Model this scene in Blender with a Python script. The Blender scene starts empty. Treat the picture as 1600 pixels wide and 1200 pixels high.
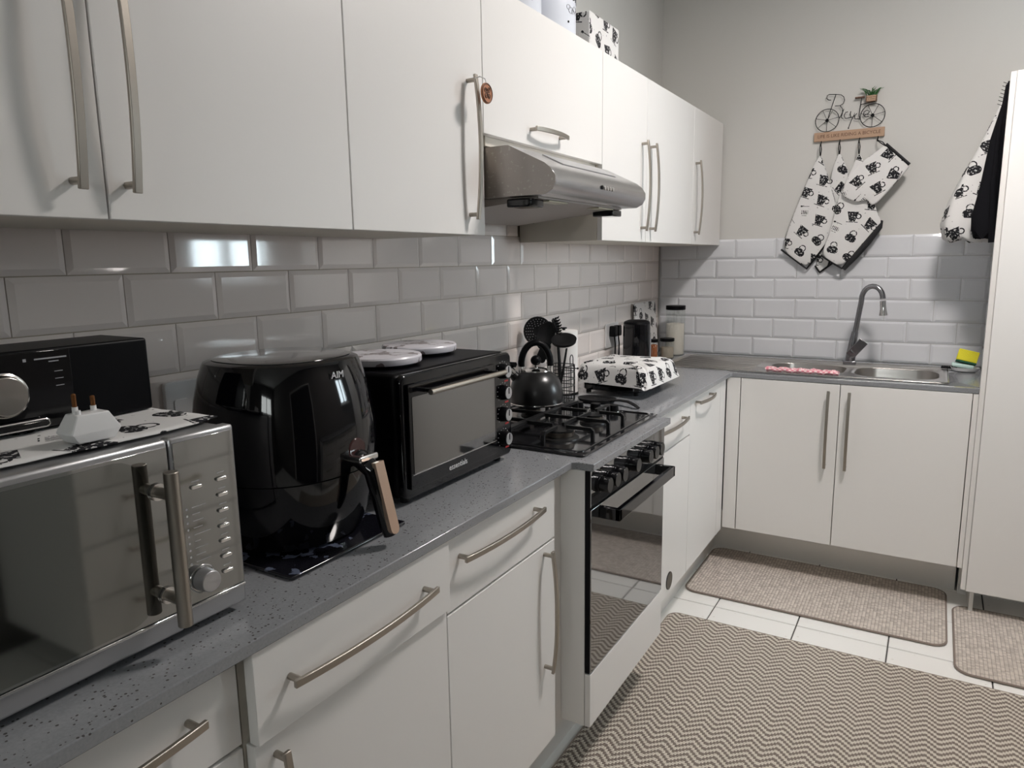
import bpy, bmesh, math, random
from mathutils import Vector, Matrix
random.seed(4)
C = bpy.context.scene.collection
sc = bpy.context.scene
R = math.radians
# ---------------------------------------------------------------- camera
cam = bpy.data.cameras.new('camera'); co = bpy.data.objects.new('camera', cam); C.objects.link(co)
yaw, pit, rol = 0.5374, 0.1711, 0.0149
fw = Vector((-math.sin(yaw)*math.cos(pit), math.cos(yaw)*math.cos(pit), -math.sin(pit)))
r0 = Vector((math.cos(yaw), math.sin(yaw), 0)); d0 = fw.cross(r0)
rr = math.cos(rol)*r0+math.sin(rol)*d0; dd = -math.sin(rol)*r0+math.cos(rol)*d0
m = Matrix((rr, -dd, -fw)).transposed().to_4x4(); m.translation = Vector((1.3313, 0, 1.4239))
co.matrix_world = m; cam.sensor_width = 36; cam.lens = 36*1111.43/1600; cam.clip_start = .02
sc.camera = co
# ---------------------------------------------------------------- world, light, exposure
sc.view_settings.view_transform = 'Standard'; sc.view_settings.look = 'None'
sc.view_settings.gamma = 1; sc.view_settings.use_curve_mapping = False
sc.view_settings.exposure = 0.30
w = bpy.data.worlds.new('sky'); sc.world = w; w.use_nodes = True
w.node_tree.nodes['Background'].inputs[0].default_value = (.95, .97, .82, 1)
w.node_tree.nodes['Background'].inputs[1].default_value = .9
def area(name, loc, rot, sx, sy, e, col):
    l = bpy.data.lights.new(name, 'AREA'); l.shape = 'RECTANGLE'; l.size = sx; l.size_y = sy; l.energy = e; l.color = col
    o = bpy.data.objects.new(name, l); o.location = loc; o.rotation_euler = rot; C.objects.link(o); return o
area('window_daylight', (2.73, 3.10, 1.66), (0, R(90), 0), .62, .56, 24, (.80, .90, 1))
area('rear_fill_light', (1.75, -2.86, 2.05), (R(90), 0, 0), 1.15, .65, 22, (.97, .98, 1))  # added soft fill from behind the camera, not a known source
LAMP_POWER = 112.0
# ---------------------------------------------------------------- mesh helpers
class MB:
    def __init__(s): s.v = []; s.f = []
    def add(s, vs, fs):
        n = len(s.v); s.v += [tuple(a) for a in vs]; s.f += [tuple(i+n for i in f) for f in fs]; return s
    def box(s, x0, x1, y0, y1, z0, z1):
        return s.add([(x0,y0,z0),(x1,y0,z0),(x1,y1,z0),(x0,y1,z0),(x0,y0,z1),(x1,y0,z1),(x1,y1,z1),(x0,y1,z1)],
                     [(0,3,2,1),(4,5,6,7),(0,1,5,4),(1,2,6,5),(2,3,7,6),(3,0,4,7)])
    def obox(s, c, sx, sy, sz, M):
        c = Vector(c); vs = []
        for k in ((-1,-1,-1),(1,-1,-1),(1,1,-1),(-1,1,-1),(-1,-1,1),(1,-1,1),(1,1,1),(-1,1,1)):
            vs.append(c + M @ Vector((k[0]*sx/2, k[1]*sy/2, k[2]*sz/2)))
        return s.add(vs, [(0,3,2,1),(4,5,6,7),(0,1,5,4),(1,2,6,5),(2,3,7,6),(3,0,4,7)])
    def loft(s, rings, cap=True, closed=True):
        n = len(rings[0]); vs = [p for r in rings for p in r]; fs = []
        for i in range(len(rings)-1):
            for j in range(n if closed else n-1):
                k = (j+1) % n
                fs.append((i*n+j, i*n+k, (i+1)*n+k, (i+1)*n+j))
        if cap:
            fs.append(tuple(range(n-1, -1, -1))); fs.append(tuple((len(rings)-1)*n+j for j in range(n)))
        return s.add(vs, fs)
    def tube(s, pts, r, n=8, cap=True, flat=None, up=None, closed=False, rot=0):
        pts = [Vector(p) for p in pts]; rings = []; L = len(pts)
        t0 = (pts[1]-pts[0]).normalized()
        a = Vector(up) if up else (Vector((0,0,1)) if abs(t0.z) < .9 else Vector((1,0,0)))
        a = (a - t0*a.dot(t0)).normalized()
        for i, p in enumerate(pts):
            if closed: t = (pts[(i+1)%L]-pts[i-1]).normalized()
            else: t = ((pts[min(i+1,L-1)]-p).normalized()+(p-pts[max(i-1,0)]).normalized()).normalized() if 0 < i < L-1 else (pts[1]-pts[0] if i == 0 else p-pts[i-1]).normalized()
            a = (a - t*a.dot(t)).normalized(); b = t.cross(a)
            ri = r[i] if isinstance(r, (list, tuple)) else r
            ra, rb = (ri, ri) if not flat else (ri*flat[0], ri*flat[1])
            rings.append([p + a*math.cos(q)*ra + b*math.sin(q)*rb for q in [rot+2*math.pi*j/n for j in range(n)]])
        if closed: rings.append(rings[0]); cap = False
        return s.loft(rings, cap)
    def cyl(s, p0, p1, r0, r1=None, n=20):
        return s.tube([p0, p1], [r0, r0 if r1 is None else r1], n)
    def lathe(s, prof, c, n=28, M=None, sq=2.0):
        c = Vector(c); rings = []
        for r, z in prof:
            ring = []
            for j in range(n):
                q = 2*math.pi*j/n; cx, sx = math.cos(q), math.sin(q)
                k = 1/((abs(cx)**sq+abs(sx)**sq)**(1/sq))
                p = Vector((r*k*cx, r*k*sx, z)); ring.append(c + (M @ p if M else p))
            rings.append(ring)
        return s.loft(rings)
    def prism(s, poly, ax, a, b):
        f = {'x': lambda p, d: (d, p[0], p[1]), 'y': lambda p, d: (p[0], d, p[1]), 'z': lambda p, d: (p[0], p[1], d)}[ax]
        return s.loft([[f(p, a) for p in poly], [f(p, b) for p in poly]])
    def sphere(s, c, r, n=16, sz=1.0):
        return s.lathe([(max(r*math.sin(math.pi*i/10), r*.002), -r*sz*math.cos(math.pi*i/10)) for i in range(11)], c, n)
    def mesh(s, name, mat, off=(0,0,0), ang=35):
        off = Vector(off); me = bpy.data.meshes.new(name)
        me.from_pydata([tuple(Vector(v)-off) for v in s.v], [], s.f); 
        bm = bmesh.new(); bm.from_mesh(me); bmesh.ops.recalc_face_normals(bm, faces=bm.faces); bm.to_mesh(me); bm.free()
        boxuv(me, off); me.materials.append(mat)
        me.polygons.foreach_set('use_smooth', [True]*len(me.polygons)); me.set_sharp_from_angle(angle=R(ang))
        return me
    def build(s, name, mat, parent=None, bevel=0, seg=2, loc=None, ang=35):
        off = Vector((0,0,0))
        if parent is not None:
            p = parent
            while p is not None: off += p.location; p = p.parent
        elif loc is not None: off = Vector(loc)
        o = bpy.data.objects.new(name, s.mesh(name, mat, off, ang)); C.objects.link(o)
        if parent is not None: o.parent = parent
        elif loc is not None: o.location = loc
        if bevel:
            b = o.modifiers.new('bevel', 'BEVEL'); b.width = bevel; b.segments = seg; b.limit_method = 'ANGLE'; b.angle_limit = R(40)
        return o
def boxuv(me, off=Vector((0,0,0))):
    uv = me.uv_layers.new(name='UVMap')
    for p in me.polygons:
        n = p.normal; a = max(range(3), key=lambda i: abs(n[i]))
        for li in p.loop_indices:
            v = me.vertices[me.loops[li].vertex_index].co + off
            uv.data[li].uv = ((v.y, v.z), (v.x, v.z), (v.x, v.y))[a]
def thing(name, label, cat, loc=(0,0,0), group=None):
    o = bpy.data.objects.new(name, None); o.empty_display_size = .05; C.objects.link(o); o.location = loc
    o['label'] = label; o['category'] = cat
    if group: o['group'] = group
    return o
def tag(o, label, cat, group=None):
    o['label'] = label; o['category'] = cat
    if group: o['group'] = group
    return o
def struct(o): o['kind'] = 'structure'; return o
def rrect(x0, x1, y0, y1, r, n=5):
    out = []
    for cx, cy, a in ((x1-r, y1-r, 0), (x0+r, y1-r, 90), (x0+r, y0+r, 180), (x1-r, y0+r, 270)):
        for i in range(n+1):
            q = R(a+90*i/n); out.append((cx+r*math.cos(q), cy+r*math.sin(q)))
    return out
def circ(cx, cy, r, n=24, r2=None): return [(cx+r*math.cos(2*math.pi*i/n), cy+(r2 or r)*math.sin(2*math.pi*i/n)) for i in range(n)]
def text(name, body, size, origin, ux, uy, mat, parent, ext=.0004, align='CENTER', font_scale=1.0, wrap=None):
    c = bpy.data.curves.new(name, 'FONT'); c.body = body; c.size = size; c.extrude = ext; c.align_x = align; c.align_y = 'CENTER'; c.resolution_u = 2
    t = bpy.data.objects.new(name, c); C.objects.link(t); bpy.context.view_layer.update()
    me = bpy.data.meshes.new_from_object(t.evaluated_get(bpy.context.evaluated_depsgraph_get()))
    bpy.data.objects.remove(t); ux = Vector(ux).normalized(); uy = Vector(uy).normalized(); n = ux.cross(uy)
    off = Vector((0,0,0)); p = parent
    while p is not None: off += p.location; p = p.parent
    for v in me.vertices:
        if wrap:
            (cx, cy, r, a0) = wrap; q = a0 + v.co.x/r
            v.co = Vector((cx+(r+v.co.z)*math.cos(q), cy+(r+v.co.z)*math.sin(q), origin[2]+v.co.y)) - off
        else: v.co = Vector(origin)+ux*v.co.x*font_scale+uy*v.co.y+n*v.co.z - off
    me.materials.clear(); me.materials.append(mat); me.name = name
    o = bpy.data.objects.new(name, me); C.objects.link(o); o.parent = parent; return o
# ---------------------------------------------------------------- materials
def mat(name, col, rough=.5, metal=0, spec=.5, bump=0, bscale=200, coat=0, ior=None, emis=None):
    m = bpy.data.materials.new(name); m.use_nodes = True; b = m.node_tree.nodes['Principled BSDF']
    b.inputs['Base Color'].default_value = (*col, 1); b.inputs['Roughness'].default_value = rough; b.inputs['Metallic'].default_value = metal
    b.inputs['Specular IOR Level'].default_value = spec
    if coat: b.inputs['Coat Weight'].default_value = coat; b.inputs['Coat Roughness'].default_value = .03
    if ior: b.inputs['IOR'].default_value = ior
    if emis: b.inputs['Emission Color'].default_value = (*emis[0], 1); b.inputs['Emission Strength'].default_value = emis[1]
    if bump:
        nt = m.node_tree; t = nt.nodes.new('ShaderNodeTexNoise'); t.inputs['Scale'].default_value = bscale
        c = nt.nodes.new('ShaderNodeTexCoord'); nt.links.new(c.outputs['Object'], t.inputs['Vector'])
        bp = nt.nodes.new('ShaderNodeBump'); bp.inputs['Strength'].default_value = bump; bp.inputs['Distance'].default_value = .002
        nt.links.new(t.outputs[0], bp.inputs['Height']); nt.links.new(bp.outputs[0], b.inputs['Normal'])
    return m
class NG:
    def __init__(s, m): s.m = m; s.nt = m.node_tree; s.b = s.nt.nodes['Principled BSDF']; s.L = s.nt.links.new
    def n(s, t, **k):
        x = s.nt.nodes.new(t)
        for a, v in k.items(): setattr(x, a, v)
        return x
    def val(s, x, sock):
        if isinstance(x, (int, float)): sock.default_value = x
        else: s.L(x, sock)
    def m_(s, op, a, b=None, c=None):
        x = s.n('ShaderNodeMath', operation=op); s.val(a, x.inputs[0])
        if b is not None: s.val(b, x.inputs[1])
        if c is not None: s.val(c, x.inputs[2])
        return x.outputs[0]
    def uv(s, kind='UV', scale=1, rot=0):
        c = s.n('ShaderNodeTexCoord'); mp = s.n('ShaderNodeMapping'); s.L(c.outputs[kind], mp.inputs['Vector'])
        mp.inputs['Scale'].default_value = (scale,)*3 if isinstance(scale, (int, float)) else scale; mp.inputs['Rotation'].default_value = (0, 0, rot)
        return mp.outputs[0]
    def xyz(s, v):
        x = s.n('ShaderNodeSeparateXYZ'); s.L(v, x.inputs[0]); return x.outputs
    def comb(s, a, b, c=0):
        x = s.n('ShaderNodeCombineXYZ'); s.val(a, x.inputs[0]); s.val(b, x.inputs[1]); s.val(c, x.inputs[2]); return x.outputs[0]
    def noise(s, v, scale, detail=2):
        x = s.n('ShaderNodeTexNoise'); x.inputs['Scale'].default_value = scale; x.inputs['Detail'].default_value = detail; s.L(v, x.inputs['Vector']); return x.outputs[0]
    def mixc(s, f, a, b):
        x = s.n('ShaderNodeMix', data_type='RGBA'); s.val(f, x.inputs[0])
        for q, k in ((a, 6), (b, 7)):
            if isinstance(q, tuple): x.inputs[k].default_value = (*q, 1)
            else: s.L(q, x.inputs[k])
        return x.outputs[2]
    def color(s, c): s.L(c, s.b.inputs['Base Color'])
    def bump(s, h, st=.5, dist=.002):
        x = s.n('ShaderNodeBump'); x.inputs['Strength'].default_value = st; x.inputs['Distance'].default_value = dist; s.L(h, x.inputs['Height']); s.L(x.outputs[0], s.b.inputs['Normal'])
def print_fabric(name, scale=8.0, rot=0.0, rough=.85):
    m = mat(name, (.8,.8,.8), rough, spec=.2); g = NG(m); v = g.uv('UV', scale, rot); x, y, _ = g.xyz(v)
    row = g.m_('FLOOR', y); x = g.m_('ADD', x, g.m_('MULTIPLY', row, .5))
    cx = g.m_('FLOOR', x); fx = g.m_('SUBTRACT', g.m_('SUBTRACT', x, cx), .5); fy = g.m_('SUBTRACT', g.m_('SUBTRACT', y, row), .5)
    wn = g.n('ShaderNodeTexWhiteNoise', noise_dimensions='2D'); g.L(g.comb(cx, row), wn.inputs['Vector'])
    rnd = wn.outputs['Value']; cr = g.n('ShaderNodeSeparateColor'); g.L(wn.outputs['Color'], cr.inputs[0])
    an = g.m_('MULTIPLY', g.m_('SUBTRACT', cr.outputs[0], .5), .9); ca = g.m_('COSINE', an); sa = g.m_('SINE', an)
    qx = g.m_('SUBTRACT', g.m_('MULTIPLY', fx, ca), g.m_('MULTIPLY', fy, sa)); qy = g.m_('ADD', g.m_('MULTIPLY', fx, sa), g.m_('MULTIPLY', fy, ca))
    qx = g.m_('DIVIDE', qx, 1.12); qy = g.m_('DIVIDE', qy, 1.12)
    lt = lambda a, b: g.m_('LESS_THAN', a, b); mul = lambda a, b: g.m_('MULTIPLY', a, b); mx = lambda a, b: g.m_('MAXIMUM', a, b); ab = lambda a: g.m_('ABSOLUTE', a)
    def ring(ox, oy, r, t):
        dx = g.m_('ADD', qx, -ox); dy = g.m_('ADD', qy, -oy); l = g.m_('SQRT', g.m_('ADD', mul(dx, dx), mul(dy, dy))); return lt(ab(g.m_('SUBTRACT', l, r)), t)
    # mug: tapered body with a saucer line and a ring handle
    wd = g.m_('ADD', mul(qy, .28), .2)
    body = mul(lt(ab(g.m_('ADD', qx, .05)), wd), lt(ab(qy), .24))
    sau = mul(lt(ab(g.m_('ADD', qx, .05)), .27), lt(ab(g.m_('ADD', qy, .27)), .018))
    mug = mx(mx(body, sau), ring(.22, .02, .11, .026))
    # kettle: half disc with a hoop
    l2 = g.m_('SQRT', g.m_('ADD', mul(qx, qx), mul(mul(g.m_('ADD', qy, .08), 1.3), mul(g.m_('ADD', qy, .08), 1.3))))
    ket = mx(mul(lt(l2, .27), g.m_('GREATER_THAN', qy, -.25)), ring(0, .17, .15, .024))
    # small word block and spoon
    fr = g.m_('FRACT', mul(qx, 13.0)); word = mul(mul(lt(ab(qx), .17), lt(ab(qy), .1)), lt(fr, .5))
    spoon = mx(mul(lt(ab(g.m_('ADD', qy, -.3)), .012), lt(ab(g.m_('ADD', qx, .0)), .2)), mul(lt(ab(g.m_('ADD', qy, -.3)), .04), lt(ab(g.m_('ADD', qx, .18)), .05)))
    word = mx(word, mul(lt(ab(g.m_('ADD', qy, .17)), .012), lt(ab(qx), .12)))
    isk = lt(cr.outputs[1], .36); isw = lt(cr.outputs[2], .12)
    big = g.m_('ADD', mul(isk, ket), mul(g.m_('SUBTRACT', 1, isk), mug))
    sh = g.m_('ADD', mul(isw, mx(word, spoon)), mul(g.m_('SUBTRACT', 1, isw), big))
    n1 = g.noise(v, 11, 3); fl = mul(g.m_('GREATER_THAN', n1, .585), .75); sh = mul(sh, g.m_('SUBTRACT', 1, fl))
    n2 = g.noise(v, 7, 1); speck = mul(g.m_('GREATER_THAN', n2, .735), .7)
    g.color(g.mixc(mx(sh, speck), (.74,.73,.72), (.016,.016,.019)))
    g.bump(g.noise(g.uv('UV', 1), 900, 1), .25, .001)
    return m
WHITE = mat('white_laminate', (.80,.785,.765), .42, spec=.4, bump=.03, bscale=350)
CARC = mat('cream_board', (.70,.66,.58), .5)
PAINT = mat('wall_paint', (.64,.63,.605), .8, spec=.2, bump=.05, bscale=60)
PAINT2 = mat('dark_low_bounce_paint', (.20,.19,.18), .8, spec=.2, bump=.05, bscale=60)  # unseen right and front walls darkened to cut bounce on the near left
CEILM = mat('ceiling_paint', (.8,.8,.79), .9)
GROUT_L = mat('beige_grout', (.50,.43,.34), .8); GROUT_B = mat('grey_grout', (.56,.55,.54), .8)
TILE = mat('glazed_tile_warm_light', (.88,.805,.765), .07, spec=.6, coat=.2); TILEB = mat('glazed_tile_cool_light', (.73,.74,.77), .07, spec=.6, coat=.2)  # same white tile twice: warm bounce and cool daylight mixed into the colours
BURN = mat('burner_metal', (.30,.26,.22), .35, metal=.9)
STEEL = mat('brushed_nickel', (.40,.365,.32), .38, metal=1)
CHROME = mat('chrome', (.75,.74,.73), .15, metal=1)
SINKM = mat('sink_steel', (.52,.50,.48), .3, metal=1)
HOODM = mat('hood_steel', (.55,.54,.54), .27, metal=1)
TAPM = mat('dark_chrome', (.32,.32,.34), .22, metal=1)
KICK = mat('brushed_aluminium', (.80,.78,.75), .42, metal=.25)
BLACK = mat('black_plastic', (.003,.003,.004), .40, spec=.12); BLACKG = mat('black_gloss', (.002,.002,.003), .06, spec=.45, coat=.12)
BLACKM = mat('black_matt', (.006,.006,.007), .55, spec=.25); IRON = mat('black_enamel_iron', (.010,.010,.011), .4, spec=.4)
ENAMEL = mat('black_enamel', (.012,.012,.014), .12, coat=.4)
GLASSD = mat('dark_oven_glass', (.03,.03,.032), .04, spec=1, ior=2.4)
MIRROR = mat('smoked_mirror_glass', (.36,.365,.36), .05, metal=1)
MIRRORD = mat('dark_window_glass', (.26,.265,.255), .05, metal=1)
SILVER = mat('silver_plastic', (.52,.52,.53), .35, metal=.8)
WPLAST = mat('white_plastic', (.78,.78,.78), .35)
TIN = mat('white_tin', (.72,.75,.82), .25)
PAPER = mat('paper_towel', (.82,.80,.78), .9, bump=.2, bscale=400)
WOOD = mat('pale_wood', (.46,.30,.20), .6, bump=.1); WOODD = mat('brown_wood', (.13,.06,.035), .5)
ORWOOD = mat('orange_wood', (.42,.17,.08), .55); GOLD = mat('rose_gold', (.62,.45,.34), .3, metal=.7)
BRASS = mat('brown_brass', (.22,.09,.03), .3, metal=.6)
INK = mat('ink', (.03,.03,.035), .6); WINK = mat('white_print', (.7,.7,.72), .5); GINK = mat('grey_print', (.35,.35,.37), .5); RINK = mat('red_print', (.35,.02,.02), .5)
PRINTM = mat('faded_print', (.42,.42,.43), .5)
GREEN = mat('leaf_green', (.03,.14,.03), .5); LIME = mat('yellow_sponge', (.80,.72,.04), .9, bump=.5, bscale=300); DGREEN = mat('green_scourer', (.02,.10,.05), .9)
PALEB = mat('pale_green_cloth', (.55,.72,.68), .9); CREAMF = mat('cream_contents', (.82,.76,.69), .8, bump=.4, bscale=500); ORANGEF = mat('orange_spice', (.42,.12,.03), .8, bump=.4, bscale=500)
PASTA = mat('pasta_contents', (.45,.38,.30), .8, bump=.8, bscale=200); CLOTHB = mat('black_fabric', (.008,.008,.010), .95, spec=.1, bump=.4, bscale=120)
QUILT = mat('black_quilt', (.02,.02,.022), .9, bump=.8, bscale=150)
DOORM = mat('dark_door', (.03,.028,.026), .4)
KETM = mat('black_satin_metal', (.014,.014,.015), .28, spec=.6)
PR_A = print_fabric('mug_print_slanted', 12.0, .52); PR_B = print_fabric('mug_print_tilted', 12.0, -.75); PR_C = print_fabric('mug_print', 11.6, 0.0); PR_D = print_fabric('mug_print_small', 12.0, .3, .5)
def thin_glass():
    m = bpy.data.materials.new('clear_glass'); m.use_nodes = True; nt = m.node_tree; nt.nodes.clear()
    o = nt.nodes.new('ShaderNodeOutputMaterial'); mx = nt.nodes.new('ShaderNodeMixShader'); t = nt.nodes.new('ShaderNodeBsdfTransparent'); g = nt.nodes.new('ShaderNodeBsdfGlossy')
    g.inputs['Roughness'].default_value = .03; t.inputs[0].default_value = (.93,.95,.94,1); mx.inputs[0].default_value = .12
    nt.links.new(t.outputs[0], mx.inputs[1]); nt.links.new(g.outputs[0], mx.inputs[2]); nt.links.new(mx.outputs[0], o.inputs[0]); return m
GLASS = thin_glass()
# speckled quartz
QUARTZ = mat('grey_quartz', (.3,.3,.3), .14, spec=.5); g = NG(QUARTZ); v = g.uv('Object', 1)
vo = g.n('ShaderNodeTexVoronoi'); vo.inputs['Scale'].default_value = 190; g.L(v, vo.inputs['Vector'])
vc = g.n('ShaderNodeSeparateColor'); g.L(vo.outputs['Color'], vc.inputs[0])
sp = g.m_('MULTIPLY', g.m_('LESS_THAN', vo.outputs['Distance'], g.m_('MULTIPLY', vc.outputs[1], .40)), g.m_('LESS_THAN', vc.outputs[0], .45))
base = g.mixc(g.noise(v, 260, 2), (.22,.228,.242), (.305,.312,.328)); g.color(g.mixc(sp, base, (.085,.08,.08)))
# worn steel side of the hood
HOODS = mat('worn_steel', (.3,.27,.25), .4, metal=.7); g = NG(HOODS); v = g.uv('Object')
nz = g.m_('GREATER_THAN', g.noise(v, 120, 4), .63); g.color(g.mixc(g.m_('MULTIPLY', nz, .6), (.34,.31,.29), (.58,.56,.54))); g.L(g.m_('ADD', g.m_('MULTIPLY', nz, .3), .35), g.b.inputs['Roughness'])
# floor tile
FT = mat('cream_floor_tile', (.90,.89,.86), .3); g = NG(FT); v = g.uv('Object'); g.color(g.mixc(g.m_('GREATER_THAN', g.noise(v, 60, 2), .74), (.90,.89,.86), (.62,.58,.5))); g.bump(g.noise(v, 90), .1)
FGROUT = mat('dark_grout', (.10,.095,.09), .9)
# chevron rug
RUG = mat('chevron_weave', (.4,.35,.3), .95, spec=.05); g = NG(RUG); v = g.uv('Object'); x, y, _ = g.xyz(v)
CS = .0078; xq = g.m_('MULTIPLY', g.m_('FLOOR', g.m_('DIVIDE', x, CS)), CS)
tri = g.m_('ABSOLUTE', g.m_('SUBTRACT', g.m_('FRACT', g.m_('DIVIDE', xq, .074)), .5))
st = g.m_('FRACT', g.m_('DIVIDE', g.m_('ADD', g.m_('MULTIPLY', tri, .066), y), .0255))
dark = g.m_('LESS_THAN', st, .5); nn = g.noise(v, 320, 2)
kn = g.m_('MULTIPLY', g.m_('ABSOLUTE', g.m_('SINE', g.m_('MULTIPLY', x, math.pi/CS))), g.m_('ABSOLUTE', g.m_('SINE', g.m_('MULTIPLY', y, math.pi/.0075))))
g.color(g.mixc(dark, g.mixc(nn, (.60,.54,.46), (.82,.76,.67)), g.mixc(nn, (.19,.155,.13), (.33,.28,.24)))); g.bump(g.m_('ADD', kn, g.m_('MULTIPLY', dark, -.5)), .8, .003)
RUGE = mat('taupe_binding', (.34,.29,.24), .95, bump=.5, bscale=500)
MATM = mat('brown_loop_weave', (.4,.35,.3), .95, spec=.05); g = NG(MATM); v = g.uv('Object'); x, y, _ = g.xyz(v)
cx_ = g.m_('FLOOR', g.m_('DIVIDE', x, .0125)); cy_ = g.m_('FLOOR', g.m_('ADD', g.m_('DIVIDE', y, .010), g.m_('MULTIPLY', g.m_('SINE', cx_), 3.0)))
wn = g.n('ShaderNodeTexWhiteNoise', noise_dimensions='2D'); g.L(g.comb(cx_, cy_), wn.inputs['Vector'])
groove = g.m_('LESS_THAN', g.m_('FRACT', g.m_('DIVIDE', x, .0125)), .28)
bc = g.mixc(wn.outputs['Value'], (.27,.22,.185), (.70,.62,.55)); bc = g.mixc(g.noise(v, 400, 2), bc, (.72,.66,.6))
g.color(g.mixc(g.m_('MULTIPLY', groove, .35), bc, (.17,.14,.12)))
kn = g.m_('MULTIPLY', g.m_('ABSOLUTE', g.m_('SINE', g.m_('MULTIPLY', x, math.pi/.0125))), g.m_('ABSOLUTE', g.m_('SINE', g.m_('MULTIPLY', y, math.pi/.010)))); g.bump(kn, .8, .003)
MATE = mat('brown_binding', (.25,.20,.17), .95, bump=.5, bscale=500)
# pink check cloth
PINK = mat('pink_gingham', (.8,.3,.35), .95); g = NG(PINK); v = g.uv('Object'); x, y, z = g.xyz(v)
ck = g.n('ShaderNodeTexChecker'); ck.inputs['Scale'].default_value = 95; g.L(v, ck.inputs['Vector']); ck.inputs[1].default_value = (.72,.24,.30,1); ck.inputs[2].default_value = (.85,.62,.62,1); g.color(ck.outputs[0]); g.bump(g.noise(v, 120), .6, .004)
# swirled plate print
SWIRL = mat('swirl_print_tin', (.7,.68,.72), .3); g = NG(SWIRL); v = g.uv('Object'); x, y, _ = g.xyz(v)
SWIRL_N = g.noise(v, 14, 3); g.color(g.mixc(g.m_('LESS_THAN', g.m_('ABSOLUTE', g.m_('SUBTRACT', SWIRL_N, .47)), .035), (.74,.72,.77), (.25,.21,.22)))
MARB = mat('black_marble_gloss', (.01,.01,.01), .08, coat=.5); g = NG(MARB); v = g.uv('Object'); g.color(g.mixc(g.m_('GREATER_THAN', g.noise(v, 28, 5), .60), (.008,.008,.012), (.12,.14,.2)))
HERB = mat('speckled_contents', (.5,.45,.4), .8, bump=.8, bscale=250)
# ---------------------------------------------------------------- room
XR, YB, YF, ZC = 2.6, 3.84, -2.6, 2.85
YT = YB-.004; GX = -.003
fl = struct(MB().box(-.1, XR+.1, YF-.1, YB+.1, -.06, -.006).build('floor', FGROUT))
wl = struct(MB().box(-.12, -.006, YF-.1, YB+.12, -.06, ZC).build('wall_left', PAINT))
wb = struct(MB().box(-.006, XR+.1, YB+.003, YB+.12, -.06, ZC).build('wall_back', PAINT))
FX0, FX1, FZ0, FZ1 = 1.15, 2.35, 1.7, 2.4  # made-up opening behind the camera, added to carry the rear fill light
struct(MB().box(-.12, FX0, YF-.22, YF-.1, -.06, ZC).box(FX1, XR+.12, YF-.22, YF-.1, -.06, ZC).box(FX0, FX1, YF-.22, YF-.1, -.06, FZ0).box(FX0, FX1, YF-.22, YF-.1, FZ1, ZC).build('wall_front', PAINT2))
b = MB()
for x0, x1, z0, z1 in ((FX0, FX1, FZ0, FZ0+.05), (FX0, FX1, FZ1-.05, FZ1), (FX0, FX0+.05, FZ0+.05, FZ1-.05), (FX1-.05, FX1, FZ0+.05, FZ1-.05), ((FX0+FX1)/2-.025, (FX0+FX1)/2+.025, FZ0+.05, FZ1-.05)): b.box(x0, x1, YF-.18, YF-.14, z0, z1)
w2 = struct(b.build('added_fill_window', WPLAST))
for x0, x1 in ((FX0+.05, (FX0+FX1)/2-.025), ((FX0+FX1)/2+.025, FX1-.05)): MB().box(x0, x1, YF-.162, YF-.158, FZ0+.05, FZ1-.05).build('pane', GLASS, w2)
struct(MB().box(-.12, XR+.12, YF-.22, YB+.12, ZC, ZC+.1).build('ceiling', CEILM))
WY0, WY1, WZ0, WZ1 = 2.80, 3.40, 1.33, 2.0
DY0, DY1 = -.45, 1.0
wr = MB()
wr.box(XR, XR+.12, YF-.1, DY0, -.06, ZC).box(XR, XR+.12, DY0, DY1, 2.1, ZC).box(XR, XR+.12, DY1, WY0, -.06, ZC)
wr.box(XR, XR+.12, WY0, WY1, -.06, WZ0).box(XR, XR+.12, WY0, WY1, WZ1, ZC).box(XR, XR+.12, WY1, YB+.12, -.06, ZC)
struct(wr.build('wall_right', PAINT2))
wf = MB()
for y0, y1, z0, z1 in ((WY0, WY1, WZ0, WZ0+.045), (WY0, WY1, WZ1-.045, WZ1), (WY0, WY0+.045, WZ0+.045, WZ1-.045), (WY1-.045, WY1, WZ0+.045, WZ1-.045), ((WY0+WY1)/2-.025, (WY0+WY1)/2+.025, WZ0+.045, WZ1-.045)):
    wf.box(XR+.03, XR+.075, y0, y1, z0, z1)
wo = struct(wf.build('window_1', WPLAST))
for y0, y1 in ((WY0+.045, (WY0+WY1)/2-.025), ((WY0+WY1)/2+.025, WY1-.045)):
    MB().box(XR+.05, XR+.054, y0, y1, WZ0+.045, WZ1-.045).build('pane', GLASS, wo)
MB().box(XR-.10, XR+.03, WY0-.03, WY1+.03, WZ0-.025, WZ0).build('window_sill', WPLAST, wo, bevel=.004)
dr = struct(MB().box(XR+.03, XR+.08, DY0+.05, DY1-.05, -.006, 2.05).build('door_1', DOORM))
df = MB(); df.box(XR-.01, XR+.1, DY0, DY0+.05, -.006, 2.1).box(XR-.01, XR+.1, DY1-.05, DY1, -.006, 2.1).box(XR-.01, XR+.1, DY0+.05, DY1-.05, 2.05, 2.1)
df.build('door_frame', WHITE, dr)
MB().cyl((XR-.02, DY0+.15, 1.02), (XR-.02, DY0+.27, 1.02), .009).cyl((XR-.02, DY0+.16, 1.02), (XR+.03, DY0+.16, 1.02), .009).build('door_handle', STEEL, dr)
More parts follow.
